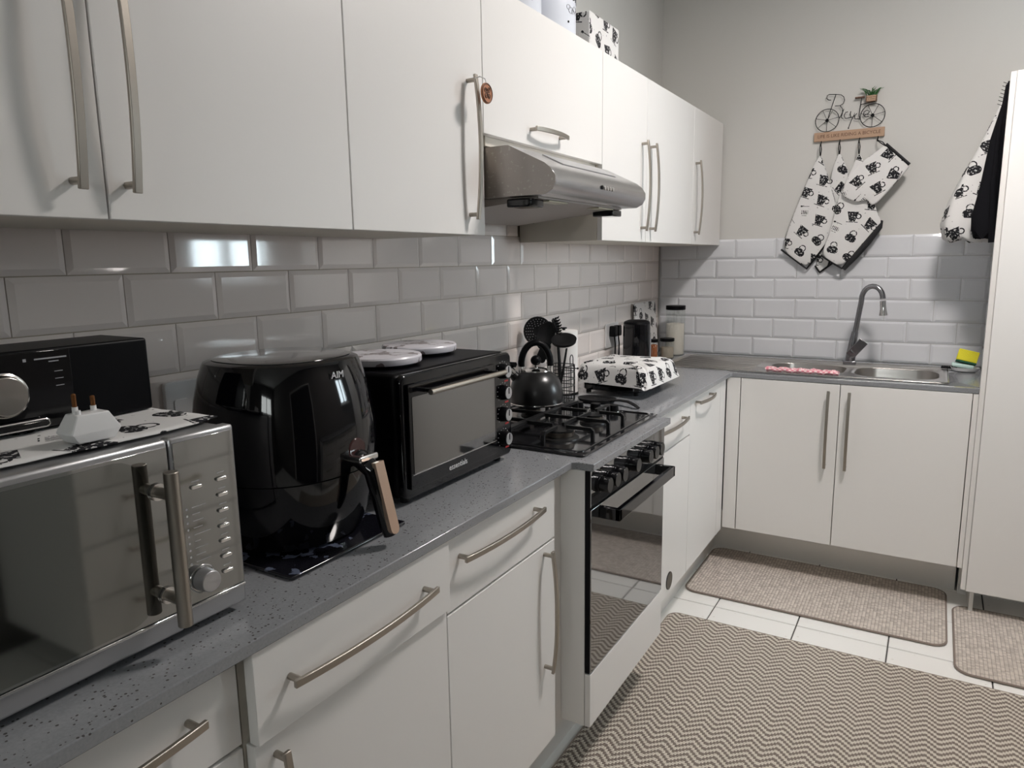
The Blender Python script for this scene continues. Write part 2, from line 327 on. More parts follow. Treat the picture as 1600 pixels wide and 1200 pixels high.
# floor tiles
P = .3185
tm = None
for i in range(-1, 8):
    for j in range(-14, 4):
        x0 = .6345-P+i*P; y0 = 2.783+j*P
        if x0+P > XR+.2 or y0 > 3.5: continue
        if tm is None:
            b = MB(); w2 = P/2-.0025; b.loft([rr_ for rr_ in [[(-w2,-w2,-.005),(w2,-w2,-.005),(w2,w2,-.005),(-w2,w2,-.005)], [(-w2,-w2,-.002),(w2,-w2,-.002),(w2,w2,-.002),(-w2,w2,-.002)], [(-w2+.002,-w2+.002,0),(w2-.002,-w2+.002,0),(w2-.002,w2-.002,0),(-w2+.002,w2-.002,0)]]])
            tm = b.mesh('floor_tile', FT)
        o = bpy.data.objects.new('tile', tm); C.objects.link(o); o.parent = fl; o.location = (x0+P/2, y0+P/2, 0)
# wall tiles: bevelled metro tiles
tcache = {}
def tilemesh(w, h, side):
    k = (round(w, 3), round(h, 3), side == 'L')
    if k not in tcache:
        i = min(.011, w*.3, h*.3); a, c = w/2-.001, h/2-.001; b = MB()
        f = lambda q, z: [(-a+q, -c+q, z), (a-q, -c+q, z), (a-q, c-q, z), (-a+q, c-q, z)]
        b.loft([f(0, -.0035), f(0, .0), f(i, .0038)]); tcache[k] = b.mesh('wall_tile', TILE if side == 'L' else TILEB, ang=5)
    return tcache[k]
MX = {'L': Matrix(((0,0,1),(1,0,0),(0,1,0))), 'B': Matrix(((1,0,0),(0,0,-1),(0,1,0))), 'A': Matrix(((0,0,-1),(-1,0,0),(0,1,0)))}
def tiles(parent, side, rows, phases, lo, hi, pos, zmin):
    for z0, z1, ph in rows:
        z0 = max(z0, zmin); k = math.floor((lo-ph)/.202)
        while ph+k*.202 < hi:
            a = max(lo, ph+k*.202); b = min(hi, ph+(k+1)*.202); k += 1
            if b-a < .012: continue
            u, z = (a+b)/2, (z0+z1)/2
            o = bpy.data.objects.new('tile', tilemesh(b-a, z1-z0, side)); C.objects.link(o); o.parent = parent
            M = MX[side].to_4x4() @ Matrix.Rotation(random.gauss(0, .0022), 4, 'X') @ Matrix.Rotation(random.gauss(0, .0022), 4, 'Y')
            M.translation = {'L': (pos, u, z), 'B': (u, pos, z), 'A': (pos, u, z)}[side]; o.matrix_local = M
H = .1011; zt = 1.41
grl = MB().box(-.006, GX, .0, YB, .905, zt+2*H+.03).build('grout', GROUT_L, wl)
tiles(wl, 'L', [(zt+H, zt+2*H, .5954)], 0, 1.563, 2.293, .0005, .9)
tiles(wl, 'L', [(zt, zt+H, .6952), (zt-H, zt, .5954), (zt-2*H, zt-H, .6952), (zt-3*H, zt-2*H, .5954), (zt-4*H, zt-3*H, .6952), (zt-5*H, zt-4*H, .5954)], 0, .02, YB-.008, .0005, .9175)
MB().box(-.006, 1.53, YB-.0005, YB+.003, .905, 1.5195).build('grout', GROUT_B, wb)
zb = zt+.0082
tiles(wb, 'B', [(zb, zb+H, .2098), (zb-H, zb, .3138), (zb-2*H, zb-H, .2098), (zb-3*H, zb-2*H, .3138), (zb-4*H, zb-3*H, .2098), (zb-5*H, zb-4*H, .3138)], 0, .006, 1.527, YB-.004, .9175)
# alcove return wall, tiled low, painted above
wa = struct(MB().box(1.534, 1.548, 3.225, YB+.003, -.006, 2.06).build('wall_alcove', PAINT))
MB().box(1.5305, 1.534, 3.226, YB-.003, .905, 1.5195).build('grout', GROUT_B, wa)
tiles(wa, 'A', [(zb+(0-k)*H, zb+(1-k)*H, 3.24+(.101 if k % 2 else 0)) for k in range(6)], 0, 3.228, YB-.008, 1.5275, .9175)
# kick plates
struct(MB().box(.448, .46, .1, 3.43, .0, .178).build('baseboard_left', KICK))
struct(MB().box(.46, 1.49, 3.43, 3.442, .0, .188).build('baseboard_back', KICK))
# ceiling lamp
LX, LY = 1.47, 2.25
lp = thing('ceiling_light', 'round white flush ceiling light with a flat diffuser above the aisle', 'lamp', (LX, LY, ZC-.001))
MB().prism(circ(LX, LY, .19, 40), 'z', ZC-.045, ZC-.001).build('housing', WPLAST, lp, bevel=.004)
MB().prism(circ(LX, LY, .165, 40), 'z', ZC-.048, ZC-.0455).build('diffuser', mat('lit_diffuser', (1,1,1), .5, emis=((1,.935,.895), LAMP_POWER)), lp)
# ---------------------------------------------------------------- cabinets
def handle(parent, c, axis, L, nrm=(1,0,0), r=.0062, out=.036):
    c = Vector(c); n = Vector(nrm); a = Vector((0,0,1)) if axis == 'z' else (Vector((0,1,0)) if abs(n.x) > .5 else Vector((1,0,0)))
    b = MB(); pts = []
    for i in range(13):
        s = -1+2*i/12; pts.append(c + a*(s*L/2) + n*(out-.012+.012*(1-s*s)))
    b.tube(pts, r*1.38, 4, flat=(.55, 1.0), up=n, rot=math.pi/4)
    for s in (-1, 1):
        p = c + a*(s*(L/2-.012)); b.tube([p - n*.001, p + n*(out-.013)], .0055, 8, flat=(1, 1))
    return b.build('handle', STEEL, parent, bevel=.0012)
def front(parent, name, x, y0, y1, z0, z1, t=.018):
    return MB().box(x-t, x, y0+.0015, y1-.0015, z0+.0015, z1-.0015).build(name, WHITE, parent, bevel=.0012)
def upper(label, y0, y1, z0, fronts, hz=1.693):
    t = thing('wall_cabinet', label, 'cabinet', (0, y0, z0), 'white wall cabinets above the worktop')
    b = MB(); b.box(.006, .31, y0+.0007, y0+.016, z0+.0, 2.10).box(.006, .31, y1-.016, y1-.0007, z0, 2.10).box(.006, .31, y0+.016, y1-.016, z0, z0+.016).box(.006, .31, y0+.016, y1-.016, 2.084, 2.10).box(.006, .012, y0+.016, y1-.016, z0+.016, 2.084)
    b.build('carcass', CARC, t)
    for a, c, hy, kind in fronts:
        d = front(t, 'door', .33, a, c, z0-.002, 2.10)
        if kind == 'v': handle(d, (.33, hy, hz), 'z', .335)
        else: handle(d, (.33, hy, 1.782), 'y', .20)
    return t
upper('nearest white wall cabinet with two doors whose long handles meet', .10, 1.077, 1.49, [(.10, .59, .545, 'v'), (.59, 1.077, .620, 'v')])
upper('single door white wall cabinet left of the extractor hood, wooden tag on its handle', 1.077, 1.56, 1.49, [(1.077, 1.56, 1.492, 'v')])
u3 = upper('short white wall cabinet with flap door right above the extractor hood', 1.56, 2.295, 1.74, [(1.56, 2.295, 1.89, 'h')])
b = MB(); b.box(.012, .305, 1.563, 1.598, 1.585, 1.7395).box(.012, .305, 2.24, 2.2935, 1.60, 1.7395).box(.29, .31, 1.598, 2.24, 1.716, 1.7395); b.build('filler_panel', CARC, u3)
upper('white wall cabinet right of the hood with two handles side by side', 2.295, 3.33, 1.49, [(2.295, 2.72, 2.668, 'v'), (2.72, 3.33, 2.765, 'v')], 1.698)
upper('white wall cabinet in the far corner with one long handle', 3.33, 3.829, 1.49, [(3.33, 3.829, 3.25+.115, 'v')], 1.70)
def base(label, y0, y1, xf, loc=None):
    t = thing('base_cabinet', label, 'cabinet', (.3, y0, .178), 'white base cabinets below the worktop')
    b = MB(); X = xf-.02; b.box(.02, X, y0+.0007, y0+.016, .178, .8965).box(.02, X, y1-.016, y1-.0007, .178, .8965).box(.02, X, y0+.016, y1-.016, .178, .194).box(.02, .03, y0+.016, y1-.016, .194, .8965).box(X-.06, X, y0+.016, y1-.016, .87, .8965)
    b.build('carcass', CARC, t); return t
c1 = base('white base cabinet at the near left end with drawers, front set slightly back', .10, .586, .535)
d = front(c1, 'drawer', .53, .10, .583, .752, .8955); handle(d, (.53, .345, .835), 'y', .34)
d = front(c1, 'drawer', .53, .10, .583, .465, .749); handle(d, (.53, .345, .70), 'y', .34)
d = front(c1, 'drawer', .53, .10, .583, .178, .462); handle(d, (.53, .345, .41), 'y', .34)
c2 = base('white base cabinet below the air fryer with its drawer slightly open', .586, 1.055, .545)
d = MB().box(.537, .556, .589, 1.0535, .752, .8955).build('drawer', WHITE, c2, bevel=.0012); handle(d, (.556, .812, .829), 'y', .345)
MB().box(.40, .537, .61, 1.03, .765, .86).build('drawer_box', WHITE, c2)
d = front(c2, 'door', .545, .588, 1.055, .178, .749); handle(d, (.545, .625, .565), 'z', .325)
c3 = base('white base cabinet below the mini oven with one drawer and one door', 1.055, 1.52, .545)
d = front(c3, 'drawer', .545, 1.055, 1.52, .735, .8955); handle(d, (.545, 1.258, .842), 'y', .335)
d = front(c3, 'door', .545, 1.055, 1.52, .178, .732); handle(d, (.545, 1.462, .559), 'z', .325)
c5 = base('white base cabinet just past the gas oven with drawer and round vent', 2.165, 2.665, .545)
d = front(c5, 'drawer', .545, 2.165, 2.665, .75, .8955); handle(d, (.545, 2.42, .838), 'y', .30)
d = front(c5, 'door', .545, 2.165, 2.665, .178, .747)
b = MB(); b.prism(circ(2.449, .233, .034), 'x', .5451, .5475); b.build('vent', IRON, d)
b = MB()
for k in range(-4, 5): b.box(.5475, .5485, 2.449-math.sqrt(.031**2-(k*.0068)**2), 2.449+math.sqrt(.031**2-(k*.0068)**2), .233+k*.0068-.001, .233+k*.0068+.001)
b.build('vent_grille', STEEL, d)
c6 = base('tall-door white base cabinet next to the inner corner with short top handle', 2.665, 3.20, .545)
d = front(c6, 'door', .545, 2.665, 3.11, .178, .8955); handle(d, (.545, 2.83, .866), 'y', .22)
MB().box(.527, .545, 3.1115, 3.20, .178, .8955).build('filler_panel', WHITE, c6, bevel=.001)
# oven housing
oc = thing('oven_cabinet', 'white cabinet housing that stands proud around the gas oven', 'cabinet', (.3, 1.52, .178), 'white base cabinets below the worktop')
MB().box(.02, .596, 1.588, 1.605, .180, .8965).build('side_panel', WHITE, oc, bevel=.001)
MB().box(.02, .596, 2.144, 2.161, .180, .8965).build('side_panel', WHITE, oc, bevel=.001)
MB().box(.02, .527, 1.521, 1.5875, .178, .8965).build('filler_panel', WHITE, oc)
MB().box(.597, .613, 1.589, 2.160, .180, .333).build('lower_panel', WHITE, oc, bevel=.001)
ov = thing('gas_oven', 'built-in black oven with glass door below the gas hob', 'oven', (.35, 1.87, .337))
b = MB(); b.box(.05, .5965, 1.6065, 2.1425, .336, .8955); b.box(.5965, .6095, 1.590, 2.158, .336, .8955); b.build('body', BLACK, ov)
MB().box(.6097, .6125, 1.592, 2.156, .800, .8955).build('control_panel', GLASSD, ov)
od = MB().box(.6097, .6135, 1.592, 2.156, .339, .793).build('door', GLASSD, ov, bevel=.001)
b = MB(); b.box(.658, .672, 1.640, 2.090, .757, .789).box(.614, .672, 1.640, 1.655, .757, .789).box(.614, .672, 2.075, 2.090, .757, .789); b.build('handle', BLACKG, od, bevel=.002)
KNOBM = mat('black_knob', (.004,.004,.005), .22, spec=.35)
for y in (1.635, 1.688, 1.740, 1.840, 1.940, 1.992, 2.040):
    k = MB().cyl((.6127, y, .853), (.622, y, .853), .0220, n=24).build('knob', KNOBM, ov, bevel=.001)
    MB().cyl((.6222, y, .853), (.6475, y, .853), .0198, n=24).build('grip', KNOBM, k, bevel=.0012)
# back units
kb = thing('sink_cabinet', 'white two-door cabinet under the sink', 'cabinet', (.61, 3.5, .188), 'white base cabinets below the worktop')
b = MB(); b.box(.548, .56, 3.226, 3.80, .188, .8965).box(1.4815, 1.494, 3.226, 3.80, .188, .8965).box(.56, 1.4815, 3.226, 3.80, .188, .204).box(.56, 1.4815, 3.78, 3.80, .204, .8965).box(.56, 1.4815, 3.226, 3.245, .868, .8965); b.build('carcass', CARC, kb)
MB().box(.548, .6065, 3.207, 3.225, .188, .8955).build('filler_panel', WHITE, kb, bevel=.001)
def fronty(parent, x0, x1, y, z0, z1): return MB().box(x0+.0015, x1-.0015, y, y+.018, z0+.0015, z1-.0015).build('door', WHITE, parent, bevel=.0012)
d = fronty(kb, .609, 1.014, 3.207, .188, .8965); handle(d, (.972, 3.207, .702), 'z', .335, (0,-1,0))
d = fronty(kb, 1.014, 1.48, 3.207, .188, .8965); handle(d, (1.052, 3.207, .702), 'z', .335, (0,-1,0))
MB().box(1.4815, 1.4985, 3.209, 3.225, .188, .8955).build('end_strip', WHITE, kb, bevel=.001)
tc = thing('tall_cabinet', 'tall white cupboard at the right edge standing on a metal plinth', 'cabinet', (1.9, 3.5, 0))
b = MB(); b.box(1.4995, 1.5165, 3.205, 3.224, .10, 2.06).box(1.5165, 1.53, 3.213, 3.224, .10, 2.06); b.build('stile', WHITE, tc, bevel=.001)
MB().box(1.4995, 1.545, 3.40, 3.43, .0, .178).build('leg_panel', WHITE, tc)
d = MB().box(1.518, 2.12, 3.195, 3.212, .10, 2.06).build('door', WHITE, tc, bevel=.0015); handle(d, (2.06, 3.195, 1.1), 'z', .335, (0,-1,0))
MB().box(1.549, 2.12, 3.226, YB-.001, .10, 2.058).build('carcass', WHITE, tc)
MB().box(1.55, 2.12, 3.43, 3.442, .0, .099).build('kick_plate', KICK, tc)
# cupboards across the aisle (seen in the reflections)
opp = thing('drawer_cabinet', 'white drawer cabinet run across the aisle mirrored in the microwave door', 'cabinet', (2.3, 1.9, .1))
MB().box(2.02, 2.59, 1.18, 3.0, .10, .88).build('carcass', WHITE, opp)
for y0, y1 in ((1.18, 1.78), (1.78, 2.39), (2.39, 3.0)):
    for k in range(4):
        d = MB().box(2.0, 2.0195, y0+.003, y1-.003, .12+k*.19, .12+(k+1)*.19-.006).build('drawer', WHITE, opp, bevel=.001); handle(d, (2.0, (y0+y1)/2, .12+k*.19+.14), 'y', .3, (-1,0,0))
tag(MB().box(1.98, 2.599, 1.17, 3.01, .8805, .91).build('worktop', QUARTZ, bevel=.002, loc=(2.3, 2.0, .8805)), 'grey stone worktop on the drawer cabinets across the aisle', 'worktop')
struct(MB().box(2.06, 2.07, 1.18, 3.0, 0, .10).build('baseboard_right', KICK))
# ---------------------------------------------------------------- worktop with the sink cut out
poly = [(.0065,.10),(.562,.10),(.562,1.578),(.574,1.587),(.621,1.587),(.621,2.192),(.574,2.192),(.562,2.20),(.562,3.20),(.569,3.207),(1.4985,3.207),(1.4985,3.2255),(1.526,3.2255),(1.526,YB-.010),(.0065,YB-.010)]
wt = MB().prism(poly, 'z', .897, .917).build('worktop', QUARTZ, bevel=.002, loc=(0,0,0))
def booldiff(o, cutters):
    for c in cutters:
        md = o.modifiers.new('cut', 'BOOLEAN'); md.object = c; md.operation = 'DIFFERENCE'; md.solver = 'EXACT'
    bpy.context.view_layer.update()
    me = bpy.data.meshes.new_from_object(o.evaluated_get(bpy.context.evaluated_depsgraph_get()))
    o.modifiers.clear(); o.data = me
    for c in cutters: bpy.data.objects.remove(c)
BW = [(.685, 1.005, 3.325, 3.60), (1.045, 1.365, 3.325, 3.60)]
booldiff(wt, [MB().prism(rrect(a-.006, c+.006, e-.006, f+.006, .09), 'z', .85, .95).build('cut', QUARTZ) for a, c, e, f in BW])
tag(wt, 'grey speckled stone worktop running along the left wall and round the corner', 'worktop')
sk = thing('sink', 'stainless steel double bowl sink with drainer set into the back worktop', 'sink', (.8, 3.5, .917))
st_ = MB().prism(rrect(.205, 1.40, 3.265, 3.725, .03), 'z', .9173, .9205).build('rim', SINKM, sk, bevel=.001)
booldiff(st_, [MB().prism(rrect(a, c, e, f, .085), 'z', .85, .95).build('cut', SINKM, loc=(0,0,0)) for a, c, e, f in BW] )
for a, c, e, f in BW:
    b = MB(); rings = []
    for dz, ins, r in ((.9205, -.004, .089), (.917, 0, .085), (.90, .003, .082), (.80, .012, .075), (.775, .03, .06)):
        rings.append([(x, y, dz) for x, y in rrect(a+ins, c-ins, e+ins, f-ins, r, 7)])
    b.loft(rings, cap=False); n = len(rings[0]); b.f.append(tuple(range(4*n, 5*n))); bo = b.build('bowl', SINKM, sk)
    MB().cyl(((a+c)/2, (e+f)/2, .7755), ((a+c)/2, (e+f)/2, .778), .038).build('drain', CHROME, bo)
b = MB()
for k in range(12): b.box(.24, .63, 3.30+k*.033, 3.306+k*.033, .9206, .9222)
o = b.build('drainer_ridges', SINKM, sk, bevel=.0006)
b = MB(); b.tube([(x, y, .9215) for x, y in rrect(.209, 1.396, 3.269, 3.721, .03)], .0022, 6, closed=True); b.build('raised_edge', CHROME, sk)
# tap
tp = thing('kitchen_tap', 'grey swan neck mixer tap standing behind the two sink bowls', 'tap', (1.0, 3.665, .921))
MB().box(.975, 1.03, 3.64, 3.69, .9208, .940).build('base', TAPM, tp, bevel=.004)
MB().tube([(1.002,3.665,.94),(1.006,3.665,.98),(1.010,3.665,1.03),(1.016,3.665,1.075)], [.022,.021,.018,.0145], 16).build('body', TAPM, tp)
pts = [(1.016,3.665,1.07),(1.022,3.665,1.12),(1.028,3.663,1.17),(1.034,3.66,1.215)]
for i in range(1, 13):
    q = math.pi*(1-i/12*.97); pts.append((1.079+.045*math.cos(q), 3.66-.03*(i/12), 1.225+.062*math.sin(q)))
MB().tube(pts, .0118, 14).build('spout', TAPM, tp)
MB().tube([(1.124,3.63,1.222),(1.126,3.63,1.20),(1.128,3.63,1.185),(1.130,3.63,1.157)], [.0125,.013,.0135,.019], 16).build('nozzle', CHROME, tp)
Mz = Matrix.Rotation(R(-28), 3, 'Y')
MB().obox((1.030, 3.638, 1.0), .042, .008, .092, Matrix.Rotation(R(38), 3, 'Y')).cyl((1.012,3.65,.985),(1.018,3.636,.99), .012).build('lever', TAPM, tp, bevel=.002)
# pink cloth
b = MB(); rings = []
for i in range(34):
    x = .70+.295*i/33; zz = .9325+.002*math.sin(i*.9); ry = .022+.002*math.sin(i*1.7); rz = .0100+.0015*math.sin(i*2.1)
    rings.append([(x+.004*math.sin(q*2+i), 3.286-.004*i/33+ry*math.cos(q), max(.9222, zz+rz*math.sin(q)*(1+.25*math.sin(3*q+i*1.3)))) for q in [2*math.pi*j/14 for j in range(14)]])
tag(b.loft(rings).build('dishcloth', PINK, loc=(.85, 3.3, .921)), 'rolled pink and white checked dishcloth on the front rim of the sink', 'cloth')
# sponge holder group
sh = thing('sponge_dish', 'small white oval dish on the worktop in the corner right of the sink', 'dish', (1.462, 3.665, .9175))
MB().lathe([(.03,.0),(.042,.004),(.048,.018),(.046,.018),(.038,.008),(.01,.007)], (1.462, 3.665, .9176), 28, Matrix(((1.15,0,0),(0,.9,0),(0,0,1)))).build('dish', WPLAST, sh)
tag(MB().obox((1.452,3.66,.943), .085, .05, .016, Matrix.Rotation(R(8),3,'Y')).build('dish_cloth', PALEB, bevel=.006, loc=(1.45,3.66,.936)), 'folded pale green cloth lying in the white dish under the sponge', 'cloth')
sg = thing('sponge', 'yellow washing up sponge with green scouring side leaning in the dish', 'sponge', (1.466, 3.675, .95))
Ms = Matrix.Rotation(R(12),3,'Y') @ Matrix.Rotation(R(-18),3,'X')
MB().obox((1.468,3.675,.983), .078, .03, .05, Ms).build('foam', LIME, sg, bevel=.003); MB().obox(Vector((1.468,3.675,.983))+Ms@Vector((0,0,-.0285)), .078, .03, .007, Ms).build('scourer', DGREEN, sg, bevel=.001)
b = MB(); b.obox((1.402,3.69,.928), .06, .018, .009, Matrix.Rotation(R(-10),3,'Z'))
for k in range(5): b.cyl((1.38+k*.009,3.685,.931),(1.376+k*.009,3.672,.936), .0025, n=6)
tag(b.build('scrubbing_brush', BLACKM, bevel=.001, loc=(1.40,3.69,.9215)), 'small black scrubbing brush between sink rim and white dish', 'brush')
# ---------------------------------------------------------------- hood
hd = thing('cooker_hood', 'slanted stainless steel extractor hood over the gas hob', 'extractor hood', (.25, 1.92, 1.55))
prof = [(.03,1.712),(.375,1.712),(.478,1.662),(.496,1.648),(.508,1.630),(.508,1.612),(.498,1.596),(.478,1.586),(.03,1.586)]
MB().prism(prof, 'y', 1.604, 2.232).build('body', HOODM, hd, bevel=.001)
MB().prism([(x, z) for x, z in prof], 'y', 1.602, 1.6039).build('end_panel', HOODS, hd)
MB().prism([(.05,1.5855),(.44,1.5855),(.44,1.581),(.05,1.545)], 'y', 1.64, 2.20).build('filter_tray', mat('filter_steel', (.36,.33,.31), .45, metal=.6), hd)
for y0 in (1.70, 2.02): MB().box(.40, .44, y0, y0+.11, 1.5765, 1.5795).build('light_cover', mat('lamp_cover', (.6,.58,.45), .3), hd)
for y0 in (1.615, 2.15): MB().box(.36, .43, y0, y0+.075, 1.560, 1.5810).build('slide_catch', BLACKG, hd, bevel=.004)
MB().box(.03,.10,2.06,2.235,1.552,1.5855).build('rear_gap', BLACKM, hd)
Mh = Matrix.Rotation(R(0),3,'Y')
for k in range(5): MB().cyl((.508,1.885+k*.019,1.622),(.5115,1.885+k*.019,1.622), .0058, n=12).build('push_button', CHROME if k else BLACK, hd)
MB().obox((.425,1.93,1.6895), .07,.36,.002, Matrix.Rotation(R(26),3,'Y')).build('cover_plate', SILVER, hd)
# wooden tag
wg = thing('wooden_tag', 'round orange wooden tag hanging from the cabinet handle beside the hood', 'tag', (.38, 1.495, 1.79))
MB().prism(circ(1.497, 1.815, .0235, 28), 'x', .379, .3835).build('disc', ORWOOD, wg, bevel=.0008)
b = MB(); b.tube([(.384, a, c) for a, c in circ(1.497, 1.815, .0212, 28)], .0012, 5, closed=True)
for dy, dz in ((-.008,.006),(.006,.008),(-.006,-.006),(.007,-.006)):
    b.tube([(.384, a, c) for a, c in circ(1.497+dy, 1.815+dz, .0052, 10)], .0011, 5, closed=True); b.cyl((.384,1.497,1.815),(.384,1.497+dy*1.5,1.815+dz*1.7), .0009, n=5)
b.build('burnt_drawing', WOODD, wg)
MB().tube([(.381,1.497,1.837),(.378,1.497,1.848),(.369,1.489,1.853),(.357,1.486,1.850)], .0015, 6).build('string', WPLAST, wg)
# ---------------------------------------------------------------- hob
hb = thing('gas_hob', 'black four burner gas hob set into the worktop', 'hob', (.32, 1.91, .917))
MB().prism(rrect(.07, .575, 1.628, 2.205, .012), 'z', .9173, .924).build('plate', ENAMEL, hb, bevel=.003)
b = MB(); b.tube([(x, y, .9245) for x, y in rrect(.09, .555, 1.65, 2.185, .02)], .003, 6, closed=True); b.build('raised_lip', ENAMEL, hb)
def burner(x, y, r):
    o = MB().lathe([(r*1.25,0),(r*1.2,.005),(r*.9,.009),(r*.55,.010)], (x, y, .9242), 28).build('burner', IRON, hb)
    MB().lathe([(r*.9,0),(r*.95,.012),(r*.6,.0125)], (x, y, .934), 28).build('flame_ring', BURN, o); MB().lathe([(r*.9,0),(r*.9,.005),(r*.5,.0065)], (x, y, .947), 28).build('burner_cap', IRON, o)
for x, y, r in ((.435,1.765,.046),(.44,1.985,.034),(.20,1.78,.030),(.215,2.0,.030)): burner(x, y, r)
def leg_arm(b, pts): b.tube(pts, .0070, 4, flat=(1,.85), rot=math.pi/4)
def grate(x0, x1, y0, y1, centres, side):
    b = MB(); z = .960; zb_ = .9242; xo = x1 if side > 0 else x0
    for cx, cy in centres:
        leg_arm(b, [(xo, cy, zb_), (xo, cy, z-.006), (xo-side*.006, cy, z), (cx+side*.022, cy, z)])
        leg_arm(b, [(x0 if side > 0 else x1, cy, z), (cx-side*.022, cy, z)])
    (c0x, c0y), (c1x, c1y) = centres
    leg_arm(b, [(c0x, y0, zb_), (c0x, y0, z-.006), (c0x, y0+.006, z), (c0x, c0y-.022, z)]); leg_arm(b, [(c1x, y1, zb_), (c1x, y1, z-.006), (c1x, y1-.006, z), (c1x, c1y+.022, z)])
    ym = (c0y+c1y)/2; leg_arm(b, [(xo, ym, zb_), (xo, ym, z-.006), (xo-side*.006, ym, z), ((x0 if side > 0 else x1), ym, z)])
    leg_arm(b, [(c0x, c0y+.022, z), (c0x, ym, z), (c1x, ym, z), (c1x, c1y-.022, z)])
    xi = x0 if side > 0 else x1; leg_arm(b, [(xi, y0, zb_), (xi, y0, z-.006), (xi, y0+.006, z), (xi, y1-.006, z), (xi, y1, z-.006), (xi, y1, zb_)])
    return b.build('pan_support', IRON, hb)
grate(.327, .538, 1.665, 2.105, ((.435,1.765),(.44,1.985)), 1)
grate(.10, .317, 1.665, 2.105, ((.20,1.78),(.215,2.0)), -1)
for x, y in ((.31,2.152),(.373,2.154),(.436,2.156)):
    o = MB().cyl((x,y,.9242),(x,y,.930), .022).build('knob_collar', CHROME, hb); MB().tube([(x,y,.930),(x,y,.950)], [.0185,.0165], 18).build('knob', BLACK, o, bevel=.0015)
b = MB(); b.box(.556,.5565,1.72,1.73,.9242,.9245)
# kettle on the rear burner
KX, KY, KZ = .228, 2.005, .9655
kt = thing('stovetop_kettle', 'black whistling kettle standing on the rear gas burner', 'kettle', (KX, KY, KZ))
MB().lathe([(.086,.0),(.0885,.003),(.088,.006)], (KX,KY,KZ), 40).build('base_rim', CHROME, kt)
MB().lathe([(.087,.006),(.0885,.03),(.085,.052),(.077,.075),(.064,.093),(.050,.104),(.046,.106)], (KX,KY,KZ), 40).build('body', KETM, kt)
MB().lathe([(.047,.1062),(.046,.110),(.030,.114),(.010,.116)], (KX,KY,KZ), 32).build('lid', CHROME, kt)
MB().cyl((KX,KY,KZ+.115),(KX,KY,KZ+.127), .006).build('knob_stem', CHROME, kt); MB().sphere((KX,KY,KZ+.140), .0175, 18, .95).build('lid_knob', BLACK, kt)
dirv = Vector((-.80,-.60,0)).normalized()   # spout direction
perp = Vector((KX,KY,KZ))
pts = []
for i in range(17):
    q = math.pi*(1.03-i/16*1.06); pts.append(perp + dirv*(.048*math.cos(q)) + Vector((0,0,.128+.070*math.sin(q))))
MB().tube(pts, .0098, 12, flat=(1.0,1.15)).build('handle', BLACK, kt)
for s in (-1, 1):
    p = perp+dirv*(s*.048); MB().obox(p+Vector((0,0,.113)), .012, .018, .034, Matrix.Identity(3)).build('handle_bracket', CHROME, kt, bevel=.003)
p0 = perp+dirv*.052+Vector((0,0,.070)); p1 = perp+dirv*.076+Vector((0,0,.098))
MB().tube([p0, p1], [.020,.0145], 18).build('spout', KETM, kt); MB().tube([p1, p1+(p1-p0)*.5], [.0165,.0165], 18).build('whistle', CHROME, kt)
p2 = p1+(p1-p0)*.51; MB().tube([p2, p2+(p1-p0)*.30], .0168, 18).obox(p2+Vector((0,0,.016))-dirv*.01, .03,.014,.010, Matrix.Rotation(R(40),3,'X')).build('whistle_cap', BLACK, kt)
# spoon rest
sr = thing('spoon_rest', 'small black round spoon rest with curved handle behind the hob knobs', 'spoon rest', (.30, 2.31, .917))
MB().lathe([(.045,0),(.058,.004),(.064,.014),(.060,.014),(.05,.007),(.01,.006)], (.30,2.33,.9175), 28, Matrix(((1.15,0,0),(0,.85,0),(0,0,1)))).build('bowl', BLACKM, sr)
MB().tube([(.355,2.32,.9285),(.40,2.305,.935),(.435,2.29,.936),(.465,2.275,.930),(.482,2.268,.9215)], [.009,.008,.008,.008,.006], 10, flat=(.5,1.2)).build('handle', BLACKM, sr)
# utensil basket
UX, UY = .178, 2.285
ub = thing('utensil_basket', 'black wire utensil basket standing left of the paper towel roll', 'basket', (UX, UY, .917))
b = MB()
for z in (.921, .948, .975, 1.0, 1.025, 1.05): b.tube([(x, y, z) for x, y in rrect(UX-.042, UX+.042, UY-.042, UY+.042, .02, 3)], .0016, 5, closed=True)
for x, y in rrect(UX-.042, UX+.042, UY-.042, UY+.042, .02, 3): b.cyl((x,y,.919),(x,y,1.05), .0013, n=5)
for k in range(-3, 4): b.cyl((UX+k*.012,UY-.04,.920),(UX+k*.012,UY+.04,.920), .0013, n=5)
b.tube([(UX+.042,UY-.01,1.045)]+[(UX+.042,UY+.012*-math.cos(math.pi*i/8),1.075+.014*math.sin(math.pi*i/8)) for i in range(9)]+[(UX+.042,UY+.012,1.045)], .0018, 5)
b.build('wire_frame', IRON, ub)
def utensil(name, label, base_, top, w=.0045): 
    t = thing(name, label, 'utensil', base_, 'black cooking utensils in the wire basket'); MB().tube([base_, (Vector(base_)+Vector(top))/2+Vector((.002,0,0)), top], [w*.9,w*1.25,w*.9], 8, flat=(.7,1.3)).build('handle', BLACKM, t); return t
V = Vector
fac = V((.45,-.85,.15)).normalized()
def basis(n, roll=0):
    n = V(n).normalized(); a = n.cross(V((0,0,1))).normalized(); c = a.cross(n); M = Matrix((a, c, n)).transposed(); return M @ Matrix.Rotation(roll, 3, 'Z')
t = utensil('skimmer', 'round black slotted skimmer leaning left against the tiles in the basket', (UX-.02,UY+.01,.925), (.095,2.30,1.125))
M = basis((.62,-.75,.1)); c = V((.075,2.30,1.168))
b = MB(); b.lathe([(.052,-.006),(.054,0),(.050,.001),(.04,-.004),(.004,-.006)], c, 28, M)
b.build('disc', BLACKM, t); b = MB()
